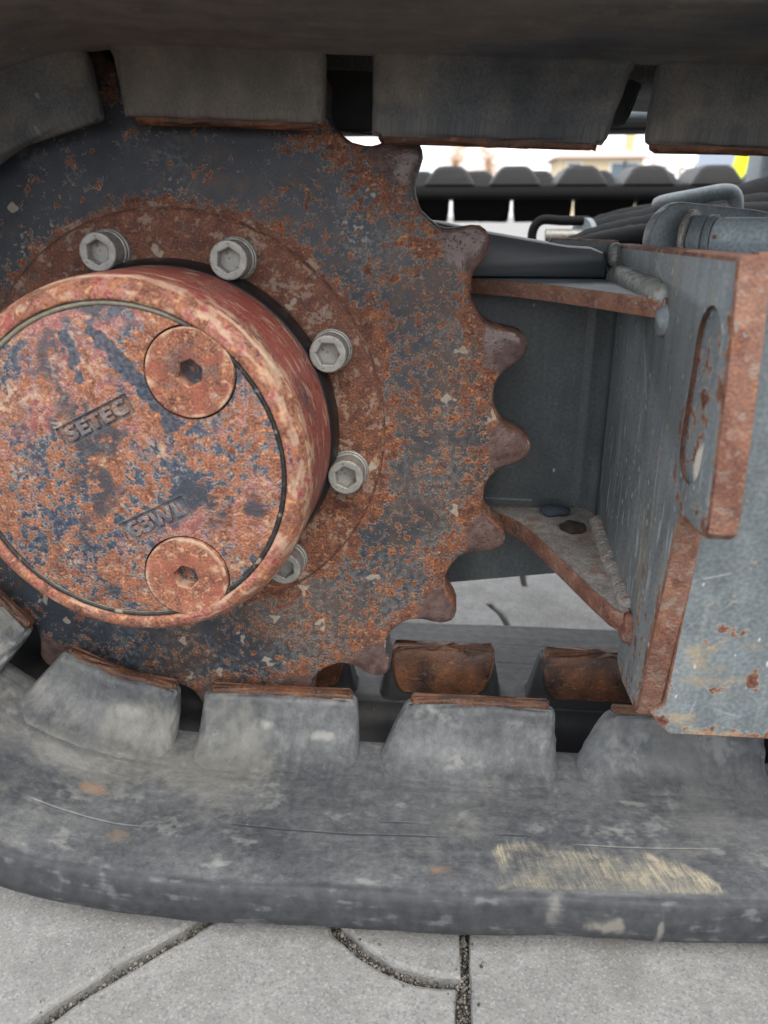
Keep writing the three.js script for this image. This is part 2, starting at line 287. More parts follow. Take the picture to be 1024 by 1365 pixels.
// side plate of the frame (coordinates z, y)
TX.side = paintTex(1024, 1024, -0.09, -0.14, 0.26, 0.26, (z, y, a, b) => {
  let m = 0.0 + 0.1 * a;
  const e1 = z - (y > 0.0 ? 0.148 : 0.119 + (y + 0.003) * 0.19);       // distance to the free edge
  m += 0.42 * ss(-0.012, 0.0, e1 + 0.004 * b);
  const sl = Math.max(Math.abs(y - 0.047) - 0.027, 0), ds = Math.abs(Math.hypot(sl, z - 0.124 + (y - 0.047) * -0.02) - 0.0175);
  m += 0.5 * (1 - ss(0.001, 0.0045, ds + 0.002 * b)) * ss(0.08, 0.02, y) * ss(0.135, 0.118, z + 0.01 * b);
  m += 0.46 * ss(0.02, 0.36, fb(z * 150, y * 9 + 3, 3)) * ss(-0.005, -0.05, y) * ss(0.03, 0.075, z);
  m += 0.35 * ss(-0.098, -0.116, y) + 0.3 * ss(0.012, 0.0, Math.abs(z - 0.122) + Math.abs(y - 0.004) * 0.4);
  return m;
}, { k: 1.06, more: (c, z, y, a, b, run) => { const low = ss(0.06, -0.02, y); c = mx(c, [182, 186, 184], 0.8 * ss(0.16, 0.46, fb(z * 330, y * 34, 3)) * ss(-0.1, 0.3, fb(z * 26, y * 16 + 7, 2) + 0.2 * low) * (0.35 + 0.65 * low)); c = mx(c, [140, 148, 152], 0.45 * ss(-0.1, 0.4, fb(z * 60 + 7, y * 5, 3))); return mx(c, [150, 132, 104], 0.5 * ss(0.15, 0.45, fb(z * 110 + 9, y * 8, 3)) * ss(0.02, 0.07, z)); }, runs: 0.5, chips: 0.3, scratch: [[0.02, 0.064, 0.045, 0.03, 0.7], [0.03, 0.094, 0.05, 0.085, 0.6]] });
TX.pocket = paintTex(256, 512, 0.09, 0, 0.064, 0.1, (z, y, a, b) => 0.3 + 0.25 * a + 0.25 * b, { k: 1.12, runs: 0.5, chips: 0.1, edge: 0.7, more: (c, z, y, a, b) => mx(c, [214, 208, 196], 0.95 * (1 - ss(0.0045, 0.0075, Math.hypot(z - 0.127, (y - 0.022) * 0.8) + 0.004 * b))) });
// front plate (x, y)
const fs = []; for (let i = 0; i < 16; i++) { const x = rr(0.262, 0.36), y = rr(-0.12, 0.03), an = rr(-0.4, 0.3) + (rnd() < 0.3 ? 1.2 : 0), l = rr(0.003, 0.015); fs.push([x, y, x + l * Math.cos(an), y + l * Math.sin(an), rr(0.15, 0.55)]); }
TX.front = paintTex(512, 1024, 0.25, -0.14, 0.13, 0.26, (x, y, a, b) => {
  let m = 0.05 + 0.12 * a + 0.4 * ss(-0.108, -0.122, y + 0.004 * b) + 0.28 * ss(0.268, 0.262, x) * ss(-0.07, -0.1, y);
  m += 0.33 * ss(0.1, 0.4, fb(x * 42 + 3, y * 42 + 6, 3)) * ss(0.0, -0.06, y);
  const s = (px, py, rx, ry) => 0.42 * (1 - ss(0.3, 1, Math.hypot((x - px) / rx, (y - py) / ry)));
  return m + s(0.312, -0.052, 0.016, 0.005) + s(0.31, -0.077, 0.007, 0.006) + s(0.284, -0.098, 0.008, 0.01) + s(0.298, -0.088, 0.006, 0.01) + s(0.31, -0.002, 0.006, 0.01);
}, { runs: 0.3, chips: 0.12, scratch: fs, k: 1.04, more: (c, x, y, a, b) => { c = mx(c, [176, 150, 112], 0.55 * ss(0.1, 0.5, fb(x * 38 + 12, y * 60 + 6, 3)) * ss(-0.03, -0.09, y + 0.02 * b)); return mx(c, [150, 157, 159], 0.3 * ss(0.1, 0.5, fb(x * 90 + 2, y * 60, 4))); } });
// dark web plate between the ribs (x, y)
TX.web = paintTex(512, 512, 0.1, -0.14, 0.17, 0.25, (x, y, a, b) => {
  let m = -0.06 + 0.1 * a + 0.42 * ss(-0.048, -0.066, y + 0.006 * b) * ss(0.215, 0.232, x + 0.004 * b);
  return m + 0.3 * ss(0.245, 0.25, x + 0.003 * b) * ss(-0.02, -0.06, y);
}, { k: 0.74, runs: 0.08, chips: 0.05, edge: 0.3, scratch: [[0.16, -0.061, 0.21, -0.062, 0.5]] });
// plain grey paint with little rust, tile-free for small parts
TX.grey = paintTex(512, 512, 0, 0, 0.4, 0.4, (x, y, a, b) => 0.06 + 0.16 * a, { runs: 0.25, chips: 0.1, k: 1.12 });
// rib tops carry dirt and stone dust (x, z)
TX.ribtop = bake(512, 512, 0.12, -0.2, 0.3, 0.3, (x, z) => {
  const a = fb(x * 40, z * 40, 3), b = fb(x * 190, z * 190, 3), c = nz(x * 700, z * 700);
  let col = mx([104, 98, 94], [152, 148, 143], cl(0.5 + 0.6 * a + 0.5 * b)); col = mx(col, [120, 88, 70], ss(0.15, 0.45, fb(x * 60 + 8, z * 60, 3)) * 0.6);
  return [sc(col, 1 + 0.16 * c), 0.5 + 0.3 * b + 0.15 * c, 0.9];
});
// rusty cut edges; tile 0.2 m
TX.rust = bake(1024, 1024, 0, 0, 0.2, 0.2, (x, y) => {
  const o = { size: 0.2, edge: 0.4, chalk: 0.7, hot: 0.4, f: 1.3 }, [c, h, ro] = rusted(x, y, 0.68, [112, 106, 99], true, o);
  return [mx(c, mx([146, 118, 104], [98, 66, 58], cl(0.5 + 1.1 * fb(x * 30, y * 30, 3, 6))), 0.5 - 0.4 * ss(0.1, 0.4, fb(x * 60 + 2, y * 60, 3, 12))), h, ro];
});
// worn steel of the guide lugs: darker, wetter rust
TX.iron = bake(1024, 1024, 0, 0, 0.2, 0.2, (x, y) => {
  const o = { size: 0.2, edge: 0.1, chalk: 0.12, hot: 0.9 }, [c, h, ro] = rusted(x, y, 0.82, [60, 48, 44], true, o);
  return [mx(c, mx([34, 26, 23], [118, 76, 46], cl(0.42 + 1.2 * fb(x * 40, y * 40, 4, 8))), 0.65), h, ro * 0.7];
});
// bare zinc-grey bolts; tile 0.05 m
TX.zinc = bake(256, 256, 0, 0, 0.05, 0.05, (x, y) => {
  const a = fb(x * 200, y * 200, 3, 10), c = nz(x * 2000, y * 2000, 100), s = fb(x * 400, y * 400, 2, 20);
  let col = mx([138, 138, 134], [170, 170, 166], cl(0.5 + 0.7 * a)); col = mx(col, [118, 106, 90], ss(0.15, 0.5, s) * 0.7); col = mx(col, [138, 92, 62], ss(0.3, 0.5, fb(x * 140 + 4, y * 140, 3, 7)) * 0.5);
  return [sc(col, 1 + 0.06 * c), 0.5 + 0.3 * a + 0.1 * c, 0.5];
});
TX.pin = paintTex(256, 256, 0, 0, 0.13, 0.13, (x, y, a, b) => 0.12 + 0.25 * a + 0.3 * ss(0.07, 0.1, x) * ss(-0.2, 0.3, b), { k: 1.55, runs: 0.2, chips: 0.15 });
// exposed-aggregate concrete; tile 0.5 m
TX.concrete = bake(1024, 1024, 0, 0, 0.5, 0.5, (x, y) => {
  const a = fb(x * 16, y * 16, 4, 8), b = fb(x * 120, y * 120, 3, 60), c = nz(x * 512, y * 512, 256), [d, id] = cells(x * 240, y * 240, 120);
  let col = mx([118, 118, 116], [140, 140, 138], cl(0.5 + 0.7 * a + 0.5 * b)); col = mx(col, [104, 102, 97], 0.5 * ss(0.1, 0.5, fb(x * 10 + 3, y * 10, 4, 5))); const w = hs(x * 2048, y * 2048); col = sc(col, 1 + 0.04 * c + 0.08 * w); if (hs(x * 1024 + 77, y * 1024) > 0.9) col = mx(col, [164, 165, 165], 0.45); if (hs(x * 1024 + 7, y * 1024 + 50) > 0.9) col = mx(col, [92, 93, 97], 0.45);
  if (id < 0.22) col = mx(col, [160, 161, 161], 0.4 * (1 - ss(0.12, 0.3, d))); else if (id > 0.84) col = mx(col, [104, 106, 112], 0.6 * (1 - ss(0.12, 0.3, d)));
  return [col, 0.5 + 0.2 * b + 0.08 * c + 0.1 * w + (id < 0.5 ? 0.15 * (0.5 - d) : -0.15 * (0.5 - d)), 0.9];
});
TX.sand = bake(512, 512, 0, 0, 0.25, 0.25, (x, y) => {
  const b = fb(x * 120, y * 120, 3, 30), c = nz(x * 512, y * 512, 128), [d, id] = cells(x * 256, y * 256, 64);
  return [sc(mx([66, 61, 55], [106, 99, 89], cl(0.5 + b * 0.6 + (id - 0.5) * 0.5)), 1 + 0.2 * c), 0.5 + 0.3 * b + 0.4 * (0.5 - d), 0.95];
});
const MA = {
  sprocket: skin(TX.sprocket, 0.0009), cover: skin(TX.cover, 0.0007), rim: skin(TX.rim, 0.0005), rubber: skin(TX.rubber, 0.001), belt: skin(TX.belt, 0.0009), litMud: skin(TX.litMud, 0.0008),
  side: skin(TX.side, 0.0005), front: skin(TX.front, 0.0005), web: skin(TX.web, 0.0004), grey: skin(TX.grey, 0.0004), ribtop: skin(TX.ribtop, 0.001), rust: skin(TX.rust, 0.0008),
  iron: skin(TX.iron, 0.0009), zinc: skin(TX.zinc, 0.0002, { metalness: 0.35 }), concrete: skin(TX.concrete, 0.0008), sand: skin(TX.sand, 0.003),
  gasket: skin(TX.gasket, 0.0004),
  shadedRubber: new THREE.MeshStandardMaterial({ color: 0x2b2d2f, roughness: 0.6, bumpMap: TX.rubber.aux, bumpScale: 0.001 }),  // far guide lugs: shadow of sprocket and near lugs put into darker rubber
  black: new THREE.MeshStandardMaterial({ color: 0x131518, roughness: 0.45, bumpMap: TX.rubber.aux, bumpScale: 0.0006 }),
  seal: new THREE.MeshStandardMaterial({ color: 0x1b1c1e, roughness: 0.4, bumpMap: TX.rubber.aux, bumpScale: 0.0004 }),
  hose: new THREE.MeshPhysicalMaterial({ color: 0x0a0b0d, roughness: 0.7, specularIntensity: 0.35, bumpMap: TX.rubber.aux, bumpScale: 0.0008 }),
  guard: new THREE.MeshStandardMaterial({ color: 0x2c3137, roughness: 0.38, bumpMap: TX.grey.aux, bumpScale: 0.0003 }),
  weld: skin(TX.zinc, 0.0004, { metalness: 0.25, color: 0xd8dcde }),
};
const plain = (hex, rough = 0.85) => new THREE.MeshStandardMaterial({ color: hex, roughness: rough });

// ---------------------------------------------------------------- helpers
const taken = {};
const numbered = (n) => { const k = (taken[n] = (taken[n] ?? -1) + 1); return k ? `${n}_${String(k).padStart(3, '0')}` : n; };
function shadows(o) { o.castShadow = o.receiveShadow = true; return o; }
function thing(name, label, category, group) {
  const o = new THREE.Group(); o.name = numbered(name); o.userData = { label, category }; if (group) o.userData.group = group; scene.add(o); return o;
}
function part(name, geo, m, parent, label) {
  const o = shadows(new THREE.Mesh(geo, m)); o.name = name; if (label) o.userData.label = label; parent.add(o); return o;
}
function struct(name, geo, m, parent = scene) { const o = shadows(new THREE.Mesh(geo, m)); o.name = parent === scene ? numbered(name) : name; if (parent === scene) o.userData.kind = 'structure'; parent.add(o); return o; }
// uv in metres from the dominant axis of each face
function boxUV(g, ox = 0, oy = 0) {
  const gr = g.groups; if (g.index) { g = g.toNonIndexed(); }
  const p = g.attributes.position, n = p.count, uv = new Float32Array(n * 2), a = new THREE.Vector3(), b = new THREE.Vector3(), c = new THREE.Vector3();
  for (let i = 0; i < n; i += 3) {
    a.fromBufferAttribute(p, i); b.fromBufferAttribute(p, i + 1).sub(a); c.fromBufferAttribute(p, i + 2).sub(a); b.cross(c);
    const X = Math.abs(b.x), Y = Math.abs(b.y), Z = Math.abs(b.z);
    for (let k = i; k < i + 3; k++) {
      const x = p.getX(k), y = p.getY(k), z = p.getZ(k);
      if (X >= Y && X >= Z) { uv[2 * k] = z + ox; uv[2 * k + 1] = y + oy; } else if (Y >= Z) { uv[2 * k] = x + ox; uv[2 * k + 1] = z + oy; } else { uv[2 * k] = x + ox; uv[2 * k + 1] = y + oy; }
    }
  }
  g.setAttribute('uv', new THREE.BufferAttribute(uv, 2)); if (gr?.length && !g.groups.length) gr.forEach((q) => g.addGroup(q.start, q.count, q.materialIndex));
  return g;
}
const V2 = (a) => a.map(([x, y]) => new THREE.Vector2(x, y));
function extr(pts, depth, bevel, holes = [], seg = 2) {
  const s = new THREE.Shape(V2(pts)); holes.forEach((h) => s.holes.push(new THREE.Path(V2(h))));
  const g = new THREE.ExtrudeGeometry(s, { depth: depth - 2 * bevel, bevelEnabled: bevel > 0, bevelThickness: bevel, bevelSize: bevel, bevelOffset: -bevel, bevelSegments: seg, curveSegments: 12, steps: 1 });
  if (bevel > 0) g.translate(0, 0, bevel);
  return g;
}
const plateX = (zy, x0, x1, bevel, holes = []) => { const g = extr(zy.map(([z, y]) => [-z, y]).reverse(), x1 - x0, bevel, holes.map((h) => h.map(([z, y]) => [-z, y]))); g.rotateY(Math.PI / 2); g.translate(x0, 0, 0); return boxUV(g); };
const plateY = (xz, y0, y1, bevel) => { const g = extr(xz.map(([x, z]) => [x, -z]), y1 - y0, bevel); g.rotateX(-Math.PI / 2); g.translate(0, y0, 0); return boxUV(g); };
const plateZ = (xy, z0, z1, bevel, holes = []) => { const g = extr(xy, z1 - z0, bevel, holes); g.translate(0, 0, z0); return boxUV(g); };
const circle = (cx, cy, r, n = 32, a0 = 0) => [...Array(n)].map((_, i) => [cx + r * Math.cos(a0 + (i / n) * 2 * Math.PI), cy + r * Math.sin(a0 + (i / n) * 2 * Math.PI)]);
const v3 = (x, y, z) => new THREE.Vector3(x, y, z);
function tube(pts, r, seg = 60, rad = 14, lump = 0) {
  const g = new THREE.TubeGeometry(new THREE.CatmullRomCurve3(pts.map((p) => v3(...p))), seg, r, rad, false);
  { const p = g.attributes.position, K = rad + 1; const C = (i) => { const c = v3(0, 0, 0); for (let j = 0; j < rad; j++) c.add(v3(p.getX(i * K + j), p.getY(i * K + j), p.getZ(i * K + j))); return c.divideScalar(rad); }, E0 = C(0), E1 = C(seg), todo = [];
    for (let i = 0; i <= seg; i++) { const c = C(i), d = Math.min(c.distanceTo(E0), c.distanceTo(E1)) + 0.02 * r; if (d < r) todo.push([i, Math.sqrt(1 - (1 - d / r) ** 2)]); }
    for (const [i, k] of todo) { const c = v3(0, 0, 0); for (let j = 0; j < rad; j++) c.add(v3(p.getX(i * K + j), p.getY(i * K + j), p.getZ(i * K + j))); c.divideScalar(rad); for (let j = 0; j < K; j++) { const q = i * K + j; p.setXYZ(q, c.x + (p.getX(q) - c.x) * k, c.y + (p.getY(q) - c.y) * k, c.z + (p.getZ(q) - c.z) * k); } } }
  if (lump) { const p = g.attributes.position, n = g.attributes.normal; for (let i = 0; i < p.count; i++) { const X = p.getX(i), Y = p.getY(i), Z = p.getZ(i), k = lump * (0.7 * nz(X * 130 + 5, Z * 110 + Y * 110) + 0.5 * nz(X * 420 + Y * 300, Z * 420) + 0.3 * Math.sin((Z + Y * 0.8 + 0.25 * X) * 2200 + 2.5 * nz(Z * 140, X * 200 + Y * 200))); p.setXYZ(i, p.getX(i) + n.getX(i) * k, p.getY(i) + n.getY(i) * k, p.getZ(i) + n.getZ(i) * k); } g.computeVertexNormals(); }
  return boxUV(g);
}

// ---------------------------------------------------------------- ground
const GY0 = -0.243;
{
  const g = new THREE.PlaneGeometry(400, 400); g.rotateX(-Math.PI / 2); g.translate(0, GY0 - 0.0085, 0);
  struct('ground', boxUV(g), MA.sand);
  const yard = new THREE.Shape(V2([[-60, 1.0], [60, 1.0], [60, 190], [-60, 190]]));
  const y = new THREE.ShapeGeometry(yard); y.rotateX(-Math.PI / 2); y.translate(0, GY0 - 0.003, 0);
  struct('yard', boxUV(y), skin(TX.concrete, 0.001, { color: 0xffffff }));
}
const pavement = new THREE.Group(); pavement.name = 'pavement'; pavement.userData.kind = 'structure'; scene.add(pavement);
function paver(pts) { // [x, z] outline
  const area = pts.reduce((s, p, i) => { const q = pts[(i + 1) % pts.length]; return s + p[0] * q[1] - q[0] * p[1]; }, 0);
  const lift = rr(-0.0006, 0.0006), g = plateY(area > 0 ? pts.slice().reverse() : pts, GY0 - 0.03 + lift, GY0 + lift, 0.0022);
  const p = g.attributes.uv, ox = rr(0, 3), oy = rr(0, 3); for (let i = 0; i < p.count; i++) p.setXY(i, p.getX(i) + ox, p.getY(i) + oy);
  part('paver', g, MA.concrete, pavement);
}
{
  const rough = (pts, k = 0.0011) => { // chipped, uneven edges
    const out = [];
    pts.forEach((p, i) => { const q = pts[(i + 1) % pts.length], n = Math.max(1, Math.round(Math.hypot(q[0] - p[0], q[1] - p[1]) / 0.009)); for (let j = 0; j < n; j++) { const x = p[0] + ((q[0] - p[0]) * j) / n, z = p[1] + ((q[1] - p[1]) * j) / n; out.push([x + k * nz(x * 90, z * 90), z + k * nz(x * 90 + 7, z * 90 + 3)]); } });
    return out;
  };
  const arc = (cx, cz, r, a, b, n = 14) => [...Array(n + 1)].map((_, i) => { const t = a + ((b - a) * i) / n; return [cx + r * Math.cos(t), cz + r * Math.sin(t)]; });
  const C1 = [[0.05, 0.088], [0.036, 0.112], [0.021, 0.1302], [-0.0005, 0.1488], [-0.0181, 0.1671], [-0.0352, 0.186], [-0.05, 0.215], [-0.058, 0.26], [-0.058, 0.31]];
  const C2 = [[0.092, 0.09], [0.096, 0.108], [0.103, 0.1232], [0.1164, 0.1344], [0.1328, 0.1438], [0.1482, 0.148], [0.1672, 0.1487]];
  const off = (c, dx, dz) => c.map(([x, z]) => [x + dx, z + dz]);
  paver(rough([...C1, [-0.2, 0.31], [-0.2, 0.088]]));
  paver(rough([...off(C1, 0.0062, 0.0040).reverse(), ...off(C2, -0.0018, 0.0036), [0.1660, 0.1530], [0.1660, 0.31]]));
  paver(rough([...off(C2, 0.0014, -0.0030), [0.1668, 0.06], [0.11, 0.06]]));
  paver(rough([[0.1735, 0.05], [0.36, 0.05], [0.36, 0.31], [0.1735, 0.31]]));
  // beyond the machine: round-ended pavers in rows
  const CZ = -0.262;
  paver(rough([[0.02, -0.19], ...arc(0.13, -0.21, 0.082, 0.3, -1.25, 16).map(([x, z]) => [x, z]), [0.02, -0.29]]));
  for (let r = 0; r < 4; r++) for (let i = 0; i < 7; i++) {
    const x0 = -0.42 + i * 0.19 + (r % 2) * 0.09, z1 = CZ + 0.165 - r * 0.17, w = 0.184, h = 0.164;
    if (r === 0 && x0 > -0.1 && x0 < 0.4) continue;
    const o = []; for (let k = 0; k <= 10; k++) o.push([x0 + (w * k) / 10, z1 - h + 0.014 * Math.sin((k / 10) * Math.PI)]); for (let k = 0; k <= 10; k++) o.push([x0 + w - (w * k) / 10, z1 + 0.014 * Math.sin((k / 10) * Math.PI)]);
    if (z1 > -0.2 && x0 < 0.2 && x0 > -0.1) continue;
    paver(rough(o));
  }
  paver(rough([...arc(0.13, -0.21, 0.087, 0.3, -1.25, 16), [0.16, -0.302], [0.39, -0.302], [0.39, -0.1], [0.214, -0.1]]));
}

{
  const lines = [[[0.04, 0.106], [0.023, 0.132], [0.002, 0.1505], [-0.0155, 0.169], [-0.0325, 0.188], [-0.048, 0.216]], [[0.094, 0.108], [0.103, 0.1235], [0.1164, 0.1346], [0.1328, 0.1442], [0.1482, 0.1486], [0.167, 0.15]], [[0.1702, 0.11], [0.1702, 0.2]]];
  const g = new THREE.IcosahedronGeometry(1, 0), N = 1500, im = new THREE.InstancedMesh(boxUV(g), new THREE.MeshStandardMaterial({ color: 0xffffff, roughness: 0.95 }), N), m = new THREE.Matrix4(), q = new THREE.Quaternion(), col = new THREE.Color();
  for (let i = 0; i < N; i++) {
    const L = lines[i % 3], f = rnd() * (L.length - 1), k = Math.floor(f), t = f - k, a = L[k], b = L[k + 1], dx = b[0] - a[0], dz = b[1] - a[1], d = Math.hypot(dx, dz), w = rr(-0.0034, 0.0034) * (rnd() < 0.05 ? 3 : 1), big = Math.abs(w) > 0.0034;
    q.setFromEuler(new THREE.Euler(rr(0, 6), rr(0, 6), rr(0, 6))); const s = rr(0.0003, 0.001) * (rnd() < 0.1 ? 1.6 : 1);
    m.compose(v3(a[0] + dx * t - (dz / d) * w, (big ? GY0 : GY0 - rr(0.0045, 0.0078)) + s * 0.5, a[1] + dz * t + (dx / d) * w), q, v3(s * rr(0.7, 1.3), s * rr(0.6, 1), s * rr(0.7, 1.3))); im.setMatrixAt(i, m);
    const c = rr(0.03, 0.26); im.setColorAt(i, col.setRGB(c, c * 0.93, c * 0.84));
  }
  im.name = 'joint_grit'; im.userData = { label: 'loose dark grit lying in the joints between pavers', category: 'grit', kind: 'stuff' }; shadows(im); scene.add(im);
}
// ---------------------------------------------------------------- rubber track
// closed loop round two circles; s = 0 under the first circle, growing along the lower run
function loopPath(c0, r0, c1, r1) {
  const dx = c1[0] - c0[0], dy = c1[1] - c0[1], d = Math.hypot(dx, dy), ph = Math.atan2(dy, dx), al = Math.acos((r0 - r1) / d), tb = ph - al, tt = ph + al;
  const P = (c, r, t) => [c[0] + r * Math.cos(t), c[1] + r * Math.sin(t)], B0 = P(c0, r0, tb), B1 = P(c1, r1, tb), T1 = P(c1, r1, tt), T0 = P(c0, r0, tt);
  const l1 = Math.hypot(B1[0] - B0[0], B1[1] - B0[1]), a1 = r1 * (tt - tb), a0 = r0 * (2 * Math.PI - (tt - tb)), L = 2 * l1 + a1 + a0;
  const at = (s) => {
    s = ((s % L) + L) % L;
    if (s < l1) return [B0[0] + ((B1[0] - B0[0]) * s) / l1, B0[1] + ((B1[1] - B0[1]) * s) / l1, -Math.cos(tb), -Math.sin(tb)];
    s -= l1; if (s < a1) { const t = tb + s / r1; return [...P(c1, r1, t), -Math.cos(t), -Math.sin(t)]; }
    s -= a1; if (s < l1) return [T1[0] + ((T0[0] - T1[0]) * s) / l1, T1[1] + ((T0[1] - T1[1]) * s) / l1, -Math.cos(tt), -Math.sin(tt)];
    s -= l1; const t = tt + s / r0; return [...P(c0, r0, t), -Math.cos(t), -Math.sin(t)];
  };
  return { at, L, top: (x) => l1 + a1 + l1 - (x - T0[0]) / Math.cos(tt - Math.PI / 2) }; // s of the upper run above x
}
function sweep(path, s0, s1, prof, step, wob) { // prof: [n inward, z, v]
  const N = Math.ceil((s1 - s0) / step), M = prof.length, pos = [], uv = [], idx = [];
  for (let i = 0; i <= N; i++) {
    const s = s0 + ((s1 - s0) * i) / N, [x, y, nx, ny] = path.at(s);
    for (const [n, z, v] of prof) { const k = wob ? wob(s, n, z) : [0, 0]; pos.push(x + nx * (n + k[0]), y + ny * (n + k[0]), z + k[1]); uv.push(s, v); }
  }
  for (let i = 0; i < N; i++) for (let j = 0; j < M - 1; j++) { const a = i * M + j, b = a + M; idx.push(a, b, a + 1, b, b + 1, a + 1); }
  const g = new THREE.BufferGeometry(); g.setAttribute('position', new THREE.Float32BufferAttribute(pos, 3)); g.setAttribute('uv', new THREE.Float32BufferAttribute(uv, 2)); g.setIndex(idx); g.computeVertexNormals();
  return g;
}
// loft of rounded-rectangle loops in (s, z) at heights n; levels: [n, half length, z0, z1, corner]
function loft(path, sc0, levels, jig = 0.0005, skew = 0) {
  const M = 44, pos = [], uvs = [], idx = [], ring = (hl, z0, z1, c) => {
    const o = [], zc = (z0 + z1) / 2, hz = (z1 - z0) / 2; c = Math.min(c, hz * 0.98, hl);
    for (let q = 0; q < 4; q++) for (let k = 0; k < M / 4; k++) { const t = (q + k / (M / 4 - 1)) * (Math.PI / 2), sx = q === 0 || q === 3 ? 1 : -1, sz = q < 2 ? 1 : -1; o.push([sx * (hl - c) + c * Math.cos(t), zc + sz * (hz - c) + c * Math.sin(t)]); }
    return o;
  };
  // long sides get extra points so that they can be uneven
  const dense = (o) => { const out = []; o.forEach((p, i) => { const q = o[(i + 1) % o.length], d = Math.hypot(q[0] - p[0], q[1] - p[1]), n = i % (M / 4) === M / 4 - 1 ? 10 : 1; for (let j = 0; j < n; j++) out.push([p[0] + ((q[0] - p[0]) * j) / n, p[1] + ((q[1] - p[1]) * j) / n]); }); return out; };
  let R = 0; const vL = [levels[0][3]]; for (let i = 1; i < levels.length; i++) vL.push(vL[i - 1] - 0.72 * Math.hypot(levels[i][3] - levels[i - 1][3], levels[i][0] - levels[i - 1][0]));
  levels.forEach(([n, hl, z0, z1, c, ls = 0], li) => {
    const o = dense(ring(hl, z0, z1, c)); R = o.length;
    for (const [ds, z] of o) { const s = sc0 + ds + ls + skew * n, [x, y, nx, ny] = path.at(s), w = jig * cl(0.15 + n / 0.012) * (nz(s * 120 + li * 3, z * 120 + n * 90) + 0.8 * nz(s * 420, z * 400 + n * 300)), h = n + 1.6 * w; pos.push(x + nx * h + 0.6 * w, y + ny * h, z + w * 1.5); uvs.push(s, Math.max(0.0108, vL[li] - (z1 - z))); }
  });
  const Lv = levels.length;
  for (let i = 0; i < Lv - 1; i++) for (let j = 0; j < R; j++) { const a = i * R + j, b = i * R + ((j + 1) % R), c = a + R, d = b + R; idx.push(a, c, b, b, c, d); }
  const last = levels[Lv - 1], [x, y, nx, ny] = path.at(sc0 + skew * last[0]), ci = pos.length / 3; pos.push(x + nx * (last[0] + 0.0004), y + ny * (last[0] + 0.0004), (last[2] + last[3]) / 2); uvs.push(sc0, (last[2] + last[3]) / 2);
  for (let j = 0; j < R; j++) idx.push((Lv - 1) * R + j, ci, (Lv - 1) * R + ((j + 1) % R));
  const g = new THREE.BufferGeometry(); g.setAttribute('position', new THREE.Float32BufferAttribute(pos, 3)); g.setAttribute('uv', new THREE.Float32BufferAttribute(uvs, 2)); g.setIndex(idx); g.computeVertexNormals();
  return g;
}
const near = loopPath([0, -0.009], 0.197, [1.3, -0.037], 0.169);
